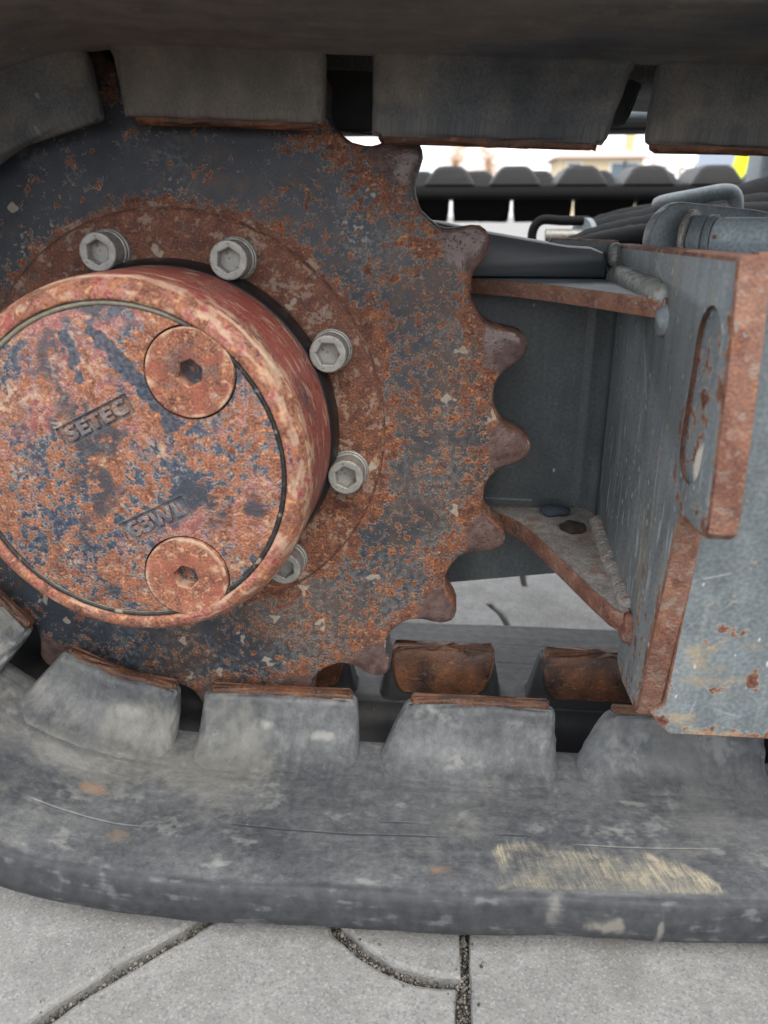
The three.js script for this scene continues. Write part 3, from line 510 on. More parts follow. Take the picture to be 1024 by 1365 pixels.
{
  const t = thing('rubber_track', 'worn dusty black rubber track wrapped round the big rusty sprocket in the foreground', 'rubber track');
  const prof = [[-0.012, 0.1, 0.19], [-0.026, 0.122, 0.165], [-0.0285, 0.129, 0.1585], [-0.0255, 0.1335, 0.154], [-0.018, 0.135, 0.147], [-0.01, 0.1352, 0.1415], [-0.0052, 0.1347, 0.1375], [-0.0022, 0.1338, 0.1350], [-0.0007, 0.1322, 0.1328], [0, 0.1295, 0.1295], [0.0002, 0.123, 0.123], [0.0004, 0.115, 0.115], [0.0008, 0.1, 0.1], [0.0004, 0.08, 0.08], [0, 0.06, 0.06], [0.0005, 0.042, 0.042], [0.001, 0.03, 0.03], [0, 0.0165, 0.0165], [-0.0015, 0.0105, 0.0105], [-0.004, 0.0095, 0.007], [-0.0225, 0.0085, -0.005], [-0.0225, -0.0365, -0.0365], [-0.004, -0.0375, -0.045], [-0.0015, -0.039, -0.047], [0, -0.043, -0.05], [0, -0.07, -0.07], [0.0003, -0.1, -0.1], [0, -0.148, -0.148], [-0.002, -0.153, -0.152], [-0.006, -0.1555, -0.156], [-0.025, -0.1555, -0.17], [-0.0285, -0.15, -0.176], [-0.026, -0.14, -0.18], [-0.012, -0.12, -0.189]];
  const wob = (s, n, z) => { const o = z > 0.125 ? 1 : 0, b = z > 0.05 ? 1 : 0.4; return [b * (0.0012 * nz(s * 14, z * 30) + 0.0002 * nz(s * 70, z * 90)) + o * 0.0003 * nz(s * 40 + 4, n * 120), o * (0.001 * nz(s * 16, 3) + 0.0003 * nz(s * 60, n * 100)) - (s < 0.7 && s > 0.1 && z > 0.06 ? 0.045 * (s - 0.1) * ss(0.06, 0.13, z) * (s < 0.4 ? 1 : Math.max(0, (0.7 - s) / 0.3)) : 0)]; };
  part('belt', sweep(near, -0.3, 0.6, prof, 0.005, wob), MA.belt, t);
  part('belt', sweep(near, 0.6, near.L - 0.3, prof, 0.008, wob), MA.litMud, t);
  const nearLug = (s, hl, h = 0.034, rust = 1, em = 0.008, ep = 0.0015, fl = 0.021, m = MA.belt) => {
    const skew = 0, lean = (q) => [((em + ep) / 2) * (1 - q), ((ep - em) / 2) * (1 - q)];
    const lv = [];
    for (const [n, k] of [[-0.005, 2.3], [-0.0012, 1.85], [0.0002, 1.4], [0.0011, 1.1], [0.0022, 0.86]]) lv.push([n, hl + lean(0)[0], 0.009, 0.0205 + fl * k, 0.0045 + fl * k * 0.55, lean(0)[1]]);
    for (const q of [0.12, 0.2, 0.3, 0.42, 0.55, 0.68, 0.8, 0.9]) lv.push([h * q, hl + lean(q)[0], 0.009, 0.0203 + fl * 0.9 * (1 - q) ** 3, 0.0046 + fl * 0.5 * (1 - q) ** 3, lean(q)[1]]);
    lv.push([h * 0.97, hl, 0.0095, 0.0196, 0.005], [h, hl - 0.0015, 0.0105, 0.0182, 0.004]);
    const g = part('guide_lug', loft(near, s, lv, 0.0007, skew), m, t);
    if (rust) {
      const l = hl - 0.003, e = [[h - 0.004, l, 0.0075, 0.0165, 0.003], [h + 0.0012, l, 0.0072, 0.0163, 0.003], [h + 0.0024, l - 0.0006, 0.0078, 0.0155, 0.003], [h + 0.0029, l - 0.002, 0.0088, 0.0142, 0.002]];
      part('wear_strip', boxUV(loft(near, s, e, 0.0009, skew), s, s * 0.6), MA.iron, g);
    }
  };
  const farLug = (s, hl, h = 0.036, rust = 1) => {
    const m = (lv) => lv.map(([n, l, a, b, c]) => [n, l, a, b, c]);
    const g = part('guide_lug', boxUV(loft(near, s, m([[-0.006, hl + 0.009, -0.072, -0.0385, 0.008], [0.003, hl + 0.0055, -0.066, -0.0388, 0.008], [h * 0.35, hl + 0.004, -0.060, -0.039, 0.006], [h * 0.7, hl + 0.0015, -0.056, -0.0394, 0.005], [h * 0.95, hl, -0.0545, -0.04, 0.005], [h, hl - 0.002, -0.053, -0.0415, 0.004]]), 0.0007), s * 0.5, s), MA.shadedRubber, t);
    if (rust) part('wear_strip', boxUV(loft(near, s, [[0.006, hl - 0.009, -0.05, -0.0372, 0.003], [h * 0.3, hl - 0.005, -0.05, -0.0366, 0.003], [h * 0.62, hl - 0.002, -0.05, -0.0366, 0.003], [h * 0.9, hl - 0.001, -0.052, -0.0372, 0.003], [h + 0.0022, hl - 0.002, -0.053, -0.039, 0.003], [h + 0.003, hl - 0.004, -0.051, -0.041, 0.003]], 0.0018, 0.04), s, 0.1), MA.iron, g);
  };
  // lower run and the climb round the sprocket
  for (const [s, hl, h, em, ep] of [[-0.305, 0.045, 0.033, 0.008, 0.001], [-0.185, 0.046, 0.034, 0.008, 0.001], [-0.0635, 0.0475, 0.034, 0.007, 0], [0.0525, 0.0490, 0.0345, 0.006, 0.002], [0.1785, 0.0460, 0.034, 0.015, 0.003], [0.3035, 0.0470, 0.033, 0.017, 0.003], [0.424, 0.045, 0.034, 0.008, 0.001], [0.546, 0.045, 0.034, 0.008, 0.001]]) nearLug(s, hl, h, 1, em, ep);
  for (const [s, hl] of [[-0.22, 0.0445], [-0.099, 0.0445], [0.042, 0.0450], [0.1535, 0.0365], [0.2655, 0.0445], [0.389, 0.0445], [0.511, 0.0445]]) farLug(s, hl);
  // upper run
  for (const [x, hl, h, ep, em] of [[-0.21, 0.047, 0.029, 0.001, 0.002], [-0.0775, 0.0535, 0.029, 0.001, 0.001], [0.0405, 0.0505, 0.029, 0.001, 0.0005], [0.1695, 0.0555, 0.0330, 0.008, 0], [0.2925, 0.0490, 0.032, 0.003, 0], [0.408, 0.046, 0.034, 0.003, 0], [0.53, 0.046, 0.034, 0.003, 0]]) nearLug(near.top(x), hl, h, x > -0.05 ? 1 : 0, ep, em, 0.008, MA.litMud);
  for (const x of [-0.165, -0.043, 0.0785, 0.197, 0.318, 0.44]) farLug(near.top(x), 0.047, x > 0.1 ? 0.019 : 0.0268, 0);
}

// ---------------------------------------------------------------- drive sprocket
{
  const t = thing('drive_sprocket', 'large rusty toothed steel sprocket bolted round the rusty round hub', 'sprocket');
  const T = [[-0.5, 0.1793], [-0.39, 0.1797], [-0.28, 0.1815], [-0.22, 0.1840], [-0.18, 0.1868], [-0.14, 0.1912], [-0.10, 0.1958], [-0.055, 0.1994], [0.0, 0.2009], [0.06, 0.2009], [0.12, 0.1992], [0.17, 0.1966], [0.21, 0.1922], [0.25, 0.1876], [0.30, 0.1840], [0.37, 0.1812], [0.44, 0.1798]];
  const o = [];
  for (let k = 0; k < NT; k++) { const d = 1 + 0.006 * nz(k * 3.7, 2), sh = 0.02 * nz(k * 2.3, 9), lift = k === 6 ? 0.002 : 0; for (const [u, r] of T) { const a = A0 - (-(k) + -(-u) * -1 + 0) * 0 - (k + u + sh * ss(0.181, 0.19, r)) * DA, R = 0.1793 + (r - 0.1793) * d * (1 + lift * 10) + 0.0005 * nz(k * 5 + u * 9, 4); o.push([R * Math.cos(a), R * Math.sin(a)]); } }
  o.reverse();
  const g = boxUV(extr(o, 0.027, 0.0034, [circle(0, 0, 0.07, 48)], 4)); g.translate(0, 0, -0.027);
  part('toothed_disc', toCreasedNormals(g, 0.7), MA.sprocket, t);
  const ring = new THREE.LatheGeometry(V2([[0.08, 0.0], [0.08, 0.0045], [0.1125, 0.0045], [0.1150, 0.0042], [0.1168, 0.0032], [0.1178, 0.0012], [0.1186, -0.001]]).reverse(), 160); ring.rotateX(Math.PI / 2);
  part('mounting_ring', boxUV(ring), MA.sprocket, t);
  // socket-head bolts; only those in view and the few beside them
  const hexHole = circle(0, 0, 0.0062, 6, 0.3);
  const head = boxUV(extr(circle(0, 0, 0.0099, 40), 0.0125, 0.0009, [hexHole.slice().reverse()], 3));
  const bot = boxUV(new THREE.CylinderGeometry(0.0064, 0.0064, 0.002, 24).rotateX(Math.PI / 2).translate(0, 0, 0.0052));
  const cone = boxUV(new THREE.LatheGeometry(V2([[0, 0.0045], [0.0018, 0.005], [0.0064, 0.0063]]).reverse(), 24).rotateX(Math.PI / 2));
  const wash = boxUV(new THREE.LatheGeometry(V2([[0.006, 0], [0.0109, 0], [0.0113, 0.0004], [0.0113, 0.0021], [0.0108, 0.0026], [0.0098, 0.0026]]), 40).rotateX(Math.PI / 2));
  const wash2 = boxUV(new THREE.LatheGeometry(V2([[0.006, 0.0026], [0.0104, 0.0026], [0.0107, 0.003], [0.0107, 0.0046], [0.0103, 0.005], [0.0097, 0.005]]), 40).rotateX(Math.PI / 2));
  for (let k = -1; k < 8; k++) {
    const a = 1.8658 - (k * 2 * Math.PI) / 9, z = 0.0045, tw = rr(0, 1);
    const b = part('bolt', head, MA.zinc, t); b.position.set(0.1003 * Math.cos(a), 0.1003 * Math.sin(a), z + 0.0045); b.rotation.z = tw;
    for (const [n, q] of [['washer', wash], ['lock_washer', wash2]]) { const w = part(n, q, MA.zinc, b); w.position.z = -0.0045 + (n === 'washer' ? 0 : 0.0001); }
    part('socket_floor', mergeGeometries([bot, cone]), MA.zinc, b);
  }
}

// ---------------------------------------------------------------- final drive hub
{
  const t = thing('final_drive_hub', 'round rusty red hub with a flat cover and two big plugs, at left', 'wheel hub');
  const P = [[0.086, -0.09], [0.0905, -0.088], [0.0905, 0.016], [0.0897, 0.0185], [0.0897, 0.074], [0.0892, 0.0785], [0.0880, 0.0825], [0.0862, 0.0858], [0.0842, 0.0876], [0.0820, 0.0884], [0.0800, 0.0884], [0.0792, 0.0878], [0.0789, 0.0868], [0.0789, 0.0780]];
  const lat = new THREE.LatheGeometry(V2(P), 220); lat.rotateX(Math.PI / 2);
  { // uv: metres round the rim and along the profile
    const p = lat.attributes.position, uv = lat.attributes.uv, acc = [0]; for (let i = 1; i < P.length; i++) acc.push(acc[i - 1] + Math.hypot(P[i][0] - P[i - 1][0], P[i][1] - P[i - 1][1]));
    const base = acc[3]; for (let i = 0; i < p.count; i++) uv.setXY(i, (Math.floor(i / P.length) / 220) * 0.564, acc[i % P.length] - base + 0.004);
  }
  const plugs = [[0.0365, 0.0470, 0.0207], [0.0258, -0.0552, 0.0209]];
  const ev = new Evaluator(); ev.useGroups = false; ev.attributes = ['position', 'normal', 'uv'];
  const cutter = (g) => { const b = new Brush(g); b.updateMatrixWorld(); return b; };
  const cyl = (x, y, r, z0, z1) => { const g = new THREE.CylinderGeometry(r, r, z1 - z0, 64); g.rotateX(Math.PI / 2); g.translate(x, y, (z0 + z1) / 2); return g; };
  const planar = (g) => boxUV(g);
  part('housing', lat, MA.rim, t);
  const seal = new THREE.LatheGeometry(V2([[0.0895, 0.0030], [0.0924, 0.0046], [0.0928, 0.0080], [0.0920, 0.0150], [0.0912, 0.0185], [0.0903, 0.0200], [0.0890, 0.0205]]), 160); seal.rotateX(Math.PI / 2);
  part('base_seal', boxUV(seal), MA.seal, t);
  const gas = new THREE.TorusGeometry(0.0777, 0.0013, 10, 200); { const p = gas.attributes.position; for (let i = 0; i < p.count; i++) { const a = Math.atan2(p.getY(i), p.getX(i)); p.setZ(i, p.getZ(i) * 1.2 + 0.0856 + 0.0005 * nz(a * 9, 2)); } gas.computeVertexNormals(); }
  part('sealing_ring', boxUV(gas), MA.gasket, t);
  let cov = cutter(new THREE.LatheGeometry(V2([[0.0001, 0.074], [0.0766, 0.074], [0.0766, 0.0857], [0.0762, 0.0863], [0.0755, 0.0866], [0.0001, 0.0866]]), 160).rotateX(Math.PI / 2));
  for (const [x, y, r] of plugs) cov = ev.evaluate(cov, cutter(cyl(x, y, r + 0.001, 0.08, 0.1)), SUBTRACTION);
  const pk = [[-0.0110, 0.0238, 0.0405, 0.0100, 0.462], [0.0126, -0.0252, 0.0375, 0.0112, 0.455]];
  for (const [x, y, w, h, a] of pk) { const g = new THREE.BoxGeometry(w, h, 0.004); g.rotateZ(a); g.translate(x, y, 0.0866 + 0.002 - 0.0020); cov = ev.evaluate(cov, cutter(g), SUBTRACTION); }
  const cover = part('cover', toCreasedNormals(planar(cov.geometry), 0.5), MA.cover, t);
  const font = await new FontLoader().loadAsync('fonts/droid/droid_sans_bold.typeface.json');
  [['SETEC', 0], ['63WL', 1]].forEach(([txt, i]) => {
    const [x, y, w, h, a] = pk[i];
    const g = new TextGeometry(txt, { font, size: h * 0.66, depth: 0.0014, curveSegments: 5, bevelEnabled: true, bevelThickness: 0.0003, bevelSize: 0.0003, bevelSegments: 2 });
    g.computeBoundingBox(); const bb = g.boundingBox; g.translate(-(bb.min.x + bb.max.x) / 2, -(bb.min.y + bb.max.y) / 2, 0); g.scale((w * 0.86) / (bb.max.x - bb.min.x), 1, 1); g.rotateZ(a); g.translate(x, y, 0.0846);
    part('raised_lettering', boxUV(g), MA.cover, cover);
  });
  const hexes = [0.35, 0.8];
  plugs.forEach(([x, y, r], i) => {
    const hole = circle(0, 0, 0.0066, 6, hexes[i]).reverse();
    let g = extr(circle(0, 0, r, 64), 0.012, 0.0007, [hole], 2); g.translate(x, y, 0.0757 + (i ? 0.0006 : 0)); g = boxUV(g);
    const p = part('plug', g, MA.plug ?? (MA.plug = skin(TX.plug, 0.0008)), t);
    part('socket_floor', boxUV(cyl(x, y, 0.0068, 0.0765, 0.0795)), MA.zinc, p);
  });
}

function blob(at, size, sd, amp = 0.16) {
  const g = new THREE.IcosahedronGeometry(1, 5), p = g.attributes.position; for (let i = 0; i < p.count; i++) { const x = p.getX(i), y = p.getY(i), z = p.getZ(i), k = 1 + amp * nz(x * 1.4 + sd, y * 1.4 + z) + amp * 0.4 * nz(x * 5 + sd, z * 5 + y * 4); p.setXYZ(i, at[0] + x * k * size[0], at[1] + y * k * size[1], at[2] + z * k * size[2]); }
  g.deleteAttribute('uv'); g.deleteAttribute('normal'); const q = mergeVertices(g, 1e-6); q.computeVertexNormals(); return boxUV(q);
}
// ---------------------------------------------------------------- track frame
{
  const t = thing('track_frame', 'blue-grey welded steel frame end with rusty edges, right of the sprocket', 'steel frame');
  // side plate across the track, seen from the left, with a long pocket
  const slot = []; for (let i = 0; i <= 12; i++) slot.push([0.1255 + 0.0165 * Math.cos((i / 12) * Math.PI), 0.0685 + 0.0165 * Math.sin((i / 12) * Math.PI)]);
  for (let i = 0; i <= 12; i++) slot.push([0.1235 - 0.0165 * Math.cos((i / 12) * Math.PI), 0.0265 - 0.0155 * Math.sin((i / 12) * Math.PI)]);
  const side = [[-0.072, 0.098], [0.1445, 0.1012], [0.1494, 0.0745], [0.1534, 0.041], [0.1565, 0.0079], [0.1560, 0.0040], [0.1530, 0.0010], [0.1470, -0.0005], [0.1300, -0.0012], [0.1230, -0.0035], [0.1190, -0.0100], [0.1159, -0.0292], [0.108, -0.0669], [0.1000, -0.1111], [0.0960, -0.1165], [0.0640, -0.1197], [0.0500, -0.1165], [0.0465, -0.1090], [0.050, -0.098], [-0.072, -0.098]];
  part('side_plate', toCreasedNormals(plateX(side, 0.25, 0.2617, 0.0022, [slot]), 0.6), [MA.side, MA.rust], t);
  const sideBack = plateX([[0.098, 0.002], [0.149, 0.002], [0.1435, 0.0955], [0.098, 0.0955]], 0.2526, 0.2606, 0, []);
  part('pocket_floor', sideBack, MA.pocket ?? (MA.pocket = skin(TX.pocket, 0.0008)), t);
  // front plate: leans back a little
  const fr = plateZ([[0.2612, 0.1015], [0.62, 0.1015], [0.62, -0.1245], [0.2665, -0.1245], [0.2600, -0.1180], [0.2560, -0.1120], [0.2612, -0.1060]], -0.008, 0.0, 0.0008);
  { const p = fr.attributes.position; for (let i = 0; i < p.count; i++) p.setZ(i, p.getZ(i) + 0.1005 + 0.135 * (p.getY(i) + 0.1245)); fr.computeVertexNormals(); }
  part('front_plate', fr, [MA.front, MA.rust], t);
  part('inner_plate', plateY([[0.2625, -0.14], [0.62, -0.14], [0.62, 0.1085], [0.2625, 0.1085]].reverse(), 0.0500, 0.0580, 0.0008), [MA.grey, MA.rust], t);
  // web behind, in the plane of the track
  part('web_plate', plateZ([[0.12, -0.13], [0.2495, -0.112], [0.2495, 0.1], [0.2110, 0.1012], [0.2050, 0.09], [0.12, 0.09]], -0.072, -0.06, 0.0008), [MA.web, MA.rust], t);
  { // rounded inner corner between web and side plate
    const q = []; q.push([0.2499, -0.0599]); q.push([0.2355, -0.0599]); for (let i = 0; i <= 8; i++) { const a = (i / 8) * Math.PI / 2; q.push([0.2355 + 0.0144 * Math.sin(a) * 0.98, -0.0455 - 0.0140 * Math.cos(a)]); }
    part('corner_fillet', toCreasedNormals(plateY(q.map(([x, z]) => [x, z]).reverse(), -0.067, 0.073, 0), 0.6), MA.side2 ?? (MA.side2 = skin(TX.web, 0.0004)), t);
  }
  // ribs: horizontal plates whose cut edges have rusted
  const ribU = plateY([[0.125, -0.0595], [0.2495, -0.0595], [0.2495, 0.0605], [0.244, 0.0585], [0.236, 0.044], [0.2245, 0.022], [0.2065, -0.008], [0.190, -0.030], [0.1658, -0.05], [0.125, -0.056]].reverse(), 0.0702, 0.0790, 0.0007);
  part('upper_rib', toCreasedNormals(ribU, 0.6), [MA.grey, MA.rust], t);
  const low = plateY([[0.13, -0.0595], [0.2495, -0.0595], [0.2495, 0.0665], [0.2455, 0.0700], [0.2405, 0.0640], [0.2330, 0.0465], [0.2250, 0.0280], [0.2165, 0.0090], [0.2080, -0.0120], [0.1990, -0.0310], [0.1900, -0.0420], [0.178, -0.049], [0.13, -0.053]].reverse(), -0.0775, -0.0660, 0.0008);
  { const p = low.attributes.position; for (let i = 0; i < p.count; i++) p.setY(i, p.getY(i) - 0.009 * ss(0.18, 0.25, p.getX(i)) * ss(-0.05, 0.06, p.getZ(i))); low.computeVertexNormals(); }
  part('lower_rib', toCreasedNormals(low, 0.6), [MA.ribtop, MA.rust], t);
  // dark rounded guard above the upper rib
  const gd = [[0.12, 0.113], [0.145, 0.1105], [0.1748, 0.1046], [0.2, 0.1005], [0.219, 0.0975], [0.232, 0.0968], [0.2395, 0.094], [0.242, 0.0885], [0.242, 0.0796], [0.12, 0.0796]].reverse();
  part('guard_plate', toCreasedNormals(plateZ(gd, -0.09, -0.046, 0.004), 0.7), MA.guard, t);
  // weld beads
  part('weld_bead', tube([[0.2495, 0.0805, -0.055], [0.2490, 0.0805, -0.02], [0.2485, 0.0800, 0.01], [0.2485, 0.0795, 0.04], [0.2492, 0.0780, 0.060]], 0.0066, 260, 22, 0.0008), MA.weld, t, 'bright ground weld bead on top of the upper rib');
  part('weld_bead', blob([0.2506, 0.0695, 0.0600], [0.0052, 0.0070, 0.0072], 5), MA.grey, t);
  part('weld_bead', tube([[0.2490, -0.067, -0.04], [0.2490, -0.071, 0.0], [0.2490, -0.075, 0.04], [0.2490, -0.0755, 0.064]], 0.0052, 220, 16, 0.0009), MA.ribtop, t);
  part('weld_bead', blob([0.2492, -0.0845, 0.0690], [0.0048, 0.0085, 0.0060], 2), MA.rust, t, 'rusty weld blob at the end of the lower rib');
  part('weld_bead', tube([[0.2475, 0.099, -0.0565], [0.2475, 0.094, -0.0565], [0.2475, 0.085, -0.0565]], 0.0045, 60, 12, 0.0008), MA.weld, t);
}
// stones lying on the lower rib
function stone(name, label, at, size, m, sd) {
  const g = new THREE.IcosahedronGeometry(1, 3), p = g.attributes.position; for (let i = 0; i < p.count; i++) { const v = v3(p.getX(i), p.getY(i), p.getZ(i)), k = 1 + 0.3 * nz(v.x * 1.3 + sd, v.y * 1.3 + v.z * 0.9) + 0.12 * nz(v.x * 4 + sd, v.z * 4 + v.y * 3); p.setXYZ(i, v.x * k * size[0], v.y * k * size[1], v.z * k * size[2]); }
  let q = mergeVertices((g.deleteAttribute('uv'), g.deleteAttribute('normal'), g), 1e-6); q.computeVertexNormals(); q = boxUV(q); const o = shadows(new THREE.Mesh(q, m)); o.name = numbered(name); o.position.set(...at); o.userData = { label, category: 'stone' }; scene.add(o);
}
stone('stone', 'flat blue-grey stone lying on the dusty lower rib', [0.2235, -0.0635, -0.045], [0.0095, 0.0035, 0.006], skin(TX.concrete, 0.0005, { color: 0x6f7d8c }), 3);
stone('stone', 'brown crumb of dirt lying beside the blue-grey stone on the rib', [0.2325, -0.0662, -0.024], [0.0078, 0.0032, 0.0075], skin(TX.sand, 0.001, { color: 0x9a8a80 }), 8);

// ---------------------------------------------------------------- things behind and above the frame
{
  const t = thing('pin_bracket', 'grey eye bracket holding a round pin, above the frame at the right edge', 'bracket');
  const b = v3(0.2885, 0.1005, -0.062); t.position.copy(b); t.rotation.y = -0.62; // local x runs along the pin
  const along = (r, a, e, seg = 40, k = 0.0008) => { const g = new THREE.LatheGeometry(V2([[0.0005, a], [r - k, a], [r, a + k], [r, e - k], [r - k, e], [0.0005, e]]), seg); g.rotateZ(-Math.PI / 2); return boxUV(seg < 10 ? g.toNonIndexed() : g); };
  const eye = []; for (let i = 0; i <= 20; i++) { const a = Math.PI / 2 + (i / 20) * Math.PI; eye.push([0.0205 * Math.cos(a), 0.0205 * Math.sin(a)]); } eye.push([0.11, -0.0205], [0.11, 0.0085], [0.05, 0.0165]);
  const ey = plateZ(eye, -0.008, 0.0, 0.0012); ey.rotateY(Math.PI / 2 - 0.55); ey.translate(-0.004, 0, 0);
  part('eye_plate', toCreasedNormals(ey, 0.6), MA.grey, t);
  for (const [n, g, m] of [['washer', along(0.0165, 0.0, 0.0035), MA.zinc], ['nut', along(0.0152, 0.0035, 0.012, 6, 0.0012), MA.grey], ['collar', along(0.0136, 0.012, 0.0165), MA.grey], ['pin', along(0.0124, 0.0165, 0.13), MA.pin ?? (MA.pin = skin(TX.pin, 0.0003))]]) part(n, g, m, t);
}
{
  const o = shadows(new THREE.Mesh(tube([[0.3, 0.1195, -0.205], [0.306, 0.122, -0.2], [0.33, 0.1265, -0.2], [0.348, 0.1295, -0.2], [0.3535, 0.1285, -0.2], [0.3565, 0.124, -0.2], [0.3575, 0.112, -0.2], [0.3575, 0.09, -0.2]], 0.0058, 70, 14), MA.grey));
  o.name = numbered('bar_handle'); o.userData = { label: 'bent grey bar handle standing over the black hoses', category: 'handle' }; scene.add(o);
}
[['topmost thick black hose rising to the right edge', [[0.235, 0.045, -0.42], [0.30, 0.088, -0.40], [0.37, 0.103, -0.385], [0.44, 0.121, -0.37], [0.56, 0.165, -0.35]], 0.026],
  ['thick black hose under the bent bar handle', [[0.22, 0.04, -0.37], [0.275, 0.084, -0.35], [0.335, 0.1, -0.335], [0.43, 0.112, -0.315], [0.55, 0.12, -0.30]], 0.021],
  ['slimmer black hose in the middle of the bundle', [[0.21, 0.04, -0.3], [0.255, 0.08, -0.29], [0.32, 0.1, -0.27], [0.4, 0.108, -0.26], [0.5, 0.106, -0.25]], 0.016],
  ['lowest black hose just above the frame top', [[0.2, 0.05, -0.24], [0.24, 0.079, -0.23], [0.3, 0.094, -0.215], [0.38, 0.096, -0.21], [0.48, 0.09, -0.2]], 0.014]].forEach(([l, pts, r]) => {
  const o = shadows(new THREE.Mesh(tube(pts, r, 80, 18, 0.0008), MA.hose)); o.name = numbered('hydraulic_hose'); o.userData = { label: l, category: 'hose', group: 'black hoses behind the frame' }; scene.add(o);
});
{
  const t = thing('loop_bracket', 'small black loop bracket with a grey pin, left of the hoses', 'bracket');
  const Z = -0.34, x0 = 0.226, x1 = 0.278, y0 = 0.083, y1 = 0.109;
  part('loop', tube([[x1, y1, Z], [(x0 + x1) / 2, y1, Z], [x0 + 0.006, y1, Z], [x0, y1 - 0.007, Z], [x0, y0 + 0.006, Z], [x0 + 0.006, y0, Z], [x1, y0, Z]], 0.0042, 60, 12), MA.hose, t);
  const g = new THREE.CylinderGeometry(0.0055, 0.0055, 0.05, 20); g.rotateZ(Math.PI / 2); g.translate(0.262, 0.0965, Z); part('pin', boxUV(g), MA.zinc, t);
  const d = new THREE.CylinderGeometry(0.0155, 0.0155, 0.006, 28); d.rotateZ(Math.PI / 2); d.rotateY(0.5); d.translate(0.272, 0.0965, Z); part('disc', boxUV(d), MA.grey, t);
}
{ // underside of the machine's upper body, seen through the gap of the near track
  const t = thing('machine_body', 'grey underside panel of the machine body behind the upper track run', 'machine body');
  part('panel', boxUV(new RoundedBoxGeometry(1.3, 0.09, 0.05, 3, 0.008).translate(0.55, 0.262, -0.62)), MA.grey, t);
  part('lower_rail', boxUV(new RoundedBoxGeometry(1.3, 0.012, 0.06, 2, 0.004).translate(0.55, 0.2115, -0.62)), MA.hose, t);
}
// ---------------------------------------------------------------- the track on the other side
{
  const t = thing('rubber_track', 'second rubber track on the far side of the machine, with chunky tread blocks', 'rubber track');
  const far = loopPath([0, -0.022], 0.165, [1.3, -0.022], 0.165), zc = -1.3, hw = 0.15;
  const prof = [[-0.026, hw - 0.02, 0], [-0.02, hw, 0.02], [-0.004, hw, 0.036], [0, hw - 0.004, 0.04], [0, -hw + 0.004, 0.33], [-0.004, -hw, 0.335], [-0.02, -hw, 0.35], [-0.026, -hw + 0.02, 0.37], [-0.026, hw - 0.02, 0.64]].map(([n, z, v]) => [n, z + zc, v]);
  const dark = MA.hose; part('belt', sweep(far, 0, far.L, prof, 0.012), dark, t);
  for (let k = 0; k < 13; k++) {
    const s = far.top(0.02 + k * 0.1215);
    const bl = (dz0, dz1, ds) => boxUV(loft(far, s + ds, [[-0.024, 0.047, zc + dz0, zc + dz1, 0.006], [-0.034, 0.041, zc + dz0 + 0.004, zc + dz1 - 0.002, 0.008], [-0.05, 0.03, zc + dz0 + 0.01, zc + dz1 - 0.006, 0.012], [-0.056, 0.022, zc + dz0 + 0.016, zc + dz1 - 0.012, 0.012]], 0.001));
    const flip = (g) => { const p = g.attributes.position; for (let i = 0; i < p.count; i += 3) { const a = [p.getX(i + 1), p.getY(i + 1), p.getZ(i + 1)]; p.setXYZ(i + 1, p.getX(i + 2), p.getY(i + 2), p.getZ(i + 2)); p.setXYZ(i + 2, ...a); } g.computeVertexNormals(); return g; };
    part('tread_block', flip(bl(0.0, hw, 0)), MA.treadMat ?? (MA.treadMat = new THREE.MeshPhysicalMaterial({ color: 0x121417, roughness: 0.5, specularIntensity: 0.7, bumpMap: TX.rubber.aux, bumpScale: 0.001 })), t);
    part('tread_block', flip(bl(-hw, -0.02, -0.055)), MA.treadMat, t);
    const h = 0.042; part('guide_lug', boxUV(loft(far, s + 0.058, [[-0.004, 0.058, zc + 0.005, zc + 0.05, 0.006], [h * 0.5, 0.057, zc + 0.01, zc + 0.045, 0.006], [h, 0.054, zc + 0.014, zc + 0.04, 0.008]], 0.0008)), dark, t);
  }
}
// ---------------------------------------------------------------- far background
{
  const t = thing('house', 'pale cream house with a low hipped roof, blurred in the distance', 'house');
  const X0 = 10.4, X1 = 20.0, Z0 = -100, Z1 = -90, B = GY0 - 0.01, H = 5.95;
  const wall = plain(0xd9c8a8), roof = plain(0xb9a39c), tr = plain(0xe8e4dc), gl = plain(0x5d6a78, 0.2);
  part('wall', new THREE.BoxGeometry(X1 - X0 - 1, H, 9).translate((X0 + X1) / 2, B + H / 2, (Z0 + Z1) / 2), wall, t);
  const rf = new THREE.BufferGeometry(), c = [[X0 - 0.3, B + H, Z1 + 0.4], [X1 + 0.3, B + H, Z1 + 0.4], [X1 + 0.3, B + H, Z0 - 0.4], [X0 - 0.3, B + H, Z0 - 0.4], [X0 + 3.4, B + H + 1.9, -95], [X1 - 4.9, B + H + 1.9, -95]], f = [[0, 1, 5], [0, 5, 4], [1, 2, 5], [2, 3, 4], [2, 4, 5], [3, 0, 4], [0, 2, 1], [0, 3, 2]];
  rf.setAttribute('position', new THREE.Float32BufferAttribute(f.flatMap((q) => q.flatMap((i) => c[i])), 3)); rf.computeVertexNormals(); part('roof', rf, roof, t);
  for (const x of [12.4, 16.9, 18.3]) { const w = part('window', new THREE.BoxGeometry(1.7, 2.2, 0.12).translate(x, B + 4.5, Z1 - 0.42), tr, t); part('pane', new THREE.BoxGeometry(1.3, 1.8, 0.08).translate(x, B + 4.5, Z1 - 0.34), gl, w); }
  part('chimney', new THREE.BoxGeometry(0.9, 3.4, 0.9).translate(X1 - 1.4, B + H + 0.9, -94), plain(0xc9b88e), t);
}
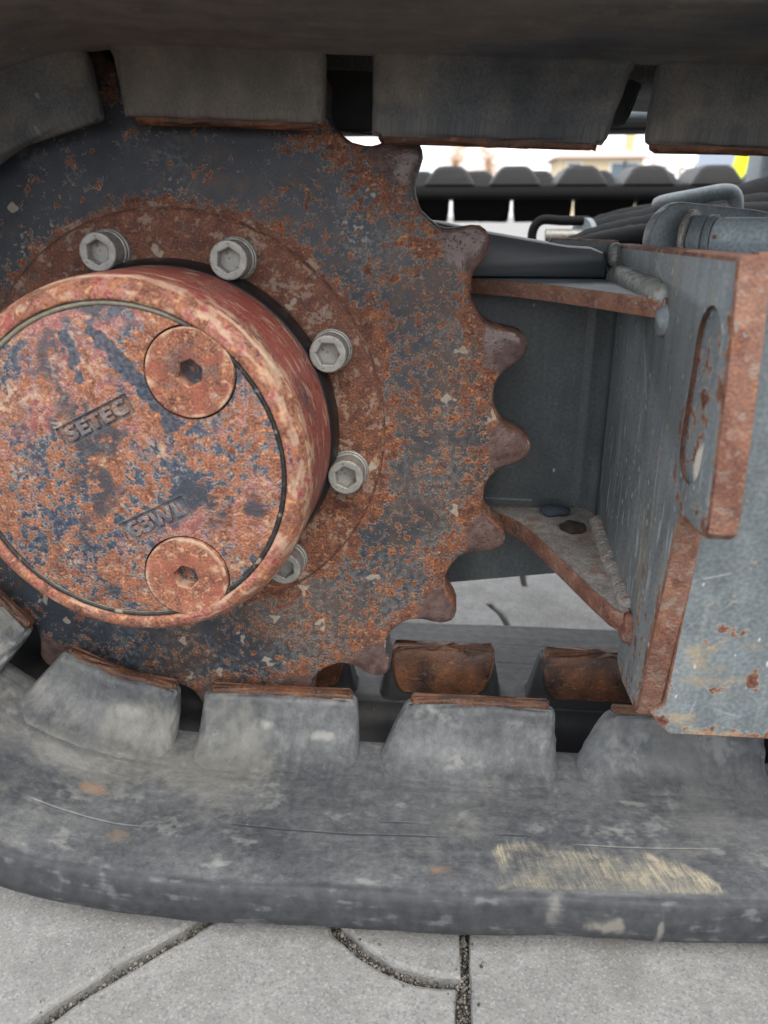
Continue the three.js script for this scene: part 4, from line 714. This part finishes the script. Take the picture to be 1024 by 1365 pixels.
function sapling(label, x, z, h, w, col) {
  const t = thing('bare_tree', label, 'tree', 'small pale trees in the distance'), B = GY0 - 0.01, trunk = new THREE.CylinderGeometry(0.04, 0.1, h * 0.5, 8).translate(x, B + h * 0.25, z);
  part('trunk', trunk, plain(0x8b7560), t);
  const tw = []; for (let i = 0; i < 130; i++) { const a = rr(0, 6.28), e = rr(0.2, 1.4), l = rr(0.25, 0.62) * w, y = B + h * rr(0.3, 0.7), g = new THREE.CylinderGeometry(0.006, 0.018, l, 4); g.translate(0, l / 2, 0); g.rotateZ(1.57 - e); g.rotateY(a); g.translate(x + Math.cos(a) * 0.1 * w, y, z - Math.sin(a) * 0.1 * w); tw.push(g); }
  const lf = []; for (let i = 0; i < 700; i++) { const a = rr(0, 6.28), q = Math.sqrt(rnd()) * w * 0.5, yy = B + h * (0.36 + 0.6 * rnd()), k = 1 - Math.abs((yy - B) / h - 0.66) * 1.5, g = new THREE.TetrahedronGeometry(rr(0.03, 0.075)); g.translate(x + Math.cos(a) * q * k, yy, z + Math.sin(a) * q * k); lf.push(g); }
  part('branches', mergeGeometries(tw), plain(0x9c8266), t); part('crown', mergeGeometries(lf), plain(col), t);
}
sapling('pale orange-tinted small tree, the left one far behind', 0.1, -44, 4.1, 1.8, 0xd9b28f);
sapling('pale orange-tinted small tree, the right one far behind', 1.85, -46, 4.2, 1.9, 0xd6ab86);
{
  const bush = thing('hedge_row', 'low greyish bushes on the horizon right of the house', 'bush'), tw = [];
  for (let i = 0; i < 900; i++) { const x = rr(13.5, 24), b = 1.9 + 1.4 * (0.5 + 0.5 * nz(x * 0.9, 4)), g = new THREE.TetrahedronGeometry(rr(0.06, 0.2)); g.translate(x, GY0 + rnd() * (b + 1.2), -62 + rr(-1, 1)); tw.push(g); }
  part('twigs', mergeGeometries(tw), plain(0x9b8f80), bush);
  const p = thing('marker_post', 'bright yellow leaning marker post near the right edge', 'post'); const a = new THREE.BoxGeometry(0.062, 1.5, 0.05); a.rotateZ(-0.17); a.translate(1.655, 0.45, -4.2); part('post', a, plain(0xd9e021, 0.5), p); part('foot', new THREE.CylinderGeometry(0.12, 0.14, 0.06, 20).translate(1.53, GY0 + 0.03, -4.2), plain(0x333333), p);
  const v = thing('parked_van', 'pale blue-grey side of a van behind the yellow post', 'van');
  part('body', new RoundedBoxGeometry(2.6, 2.0, 1.6, 4, 0.15).translate(3.80, 1.0, -7.5), plain(0x8f9db2, 0.35), v); for (const x of [3.05, 4.55]) part('wheel', new THREE.CylinderGeometry(0.32, 0.32, 0.2, 28).rotateX(Math.PI / 2).translate(x, GY0 + 0.31, -6.72), plain(0x1c1c1c), v);
  part('windscreen', new RoundedBoxGeometry(0.9, 0.6, 0.04, 2, 0.015).translate(3.2, 1.45, -6.69), plain(0x39424c, 0.15), v);
  const g = thing('steel_column', 'grey steel column at the right edge behind the hoses', 'column'); part('shaft', boxUV(new RoundedBoxGeometry(0.075, 0.5, 0.06, 3, 0.008).translate(0.588, 0.2, -0.75)), MA.grey, g); part('base_plate', boxUV(new RoundedBoxGeometry(0.16, 0.02, 0.14, 2, 0.004).translate(0.588, -0.055, -0.75)), MA.grey, g);
}
renderer.render(scene, camera);
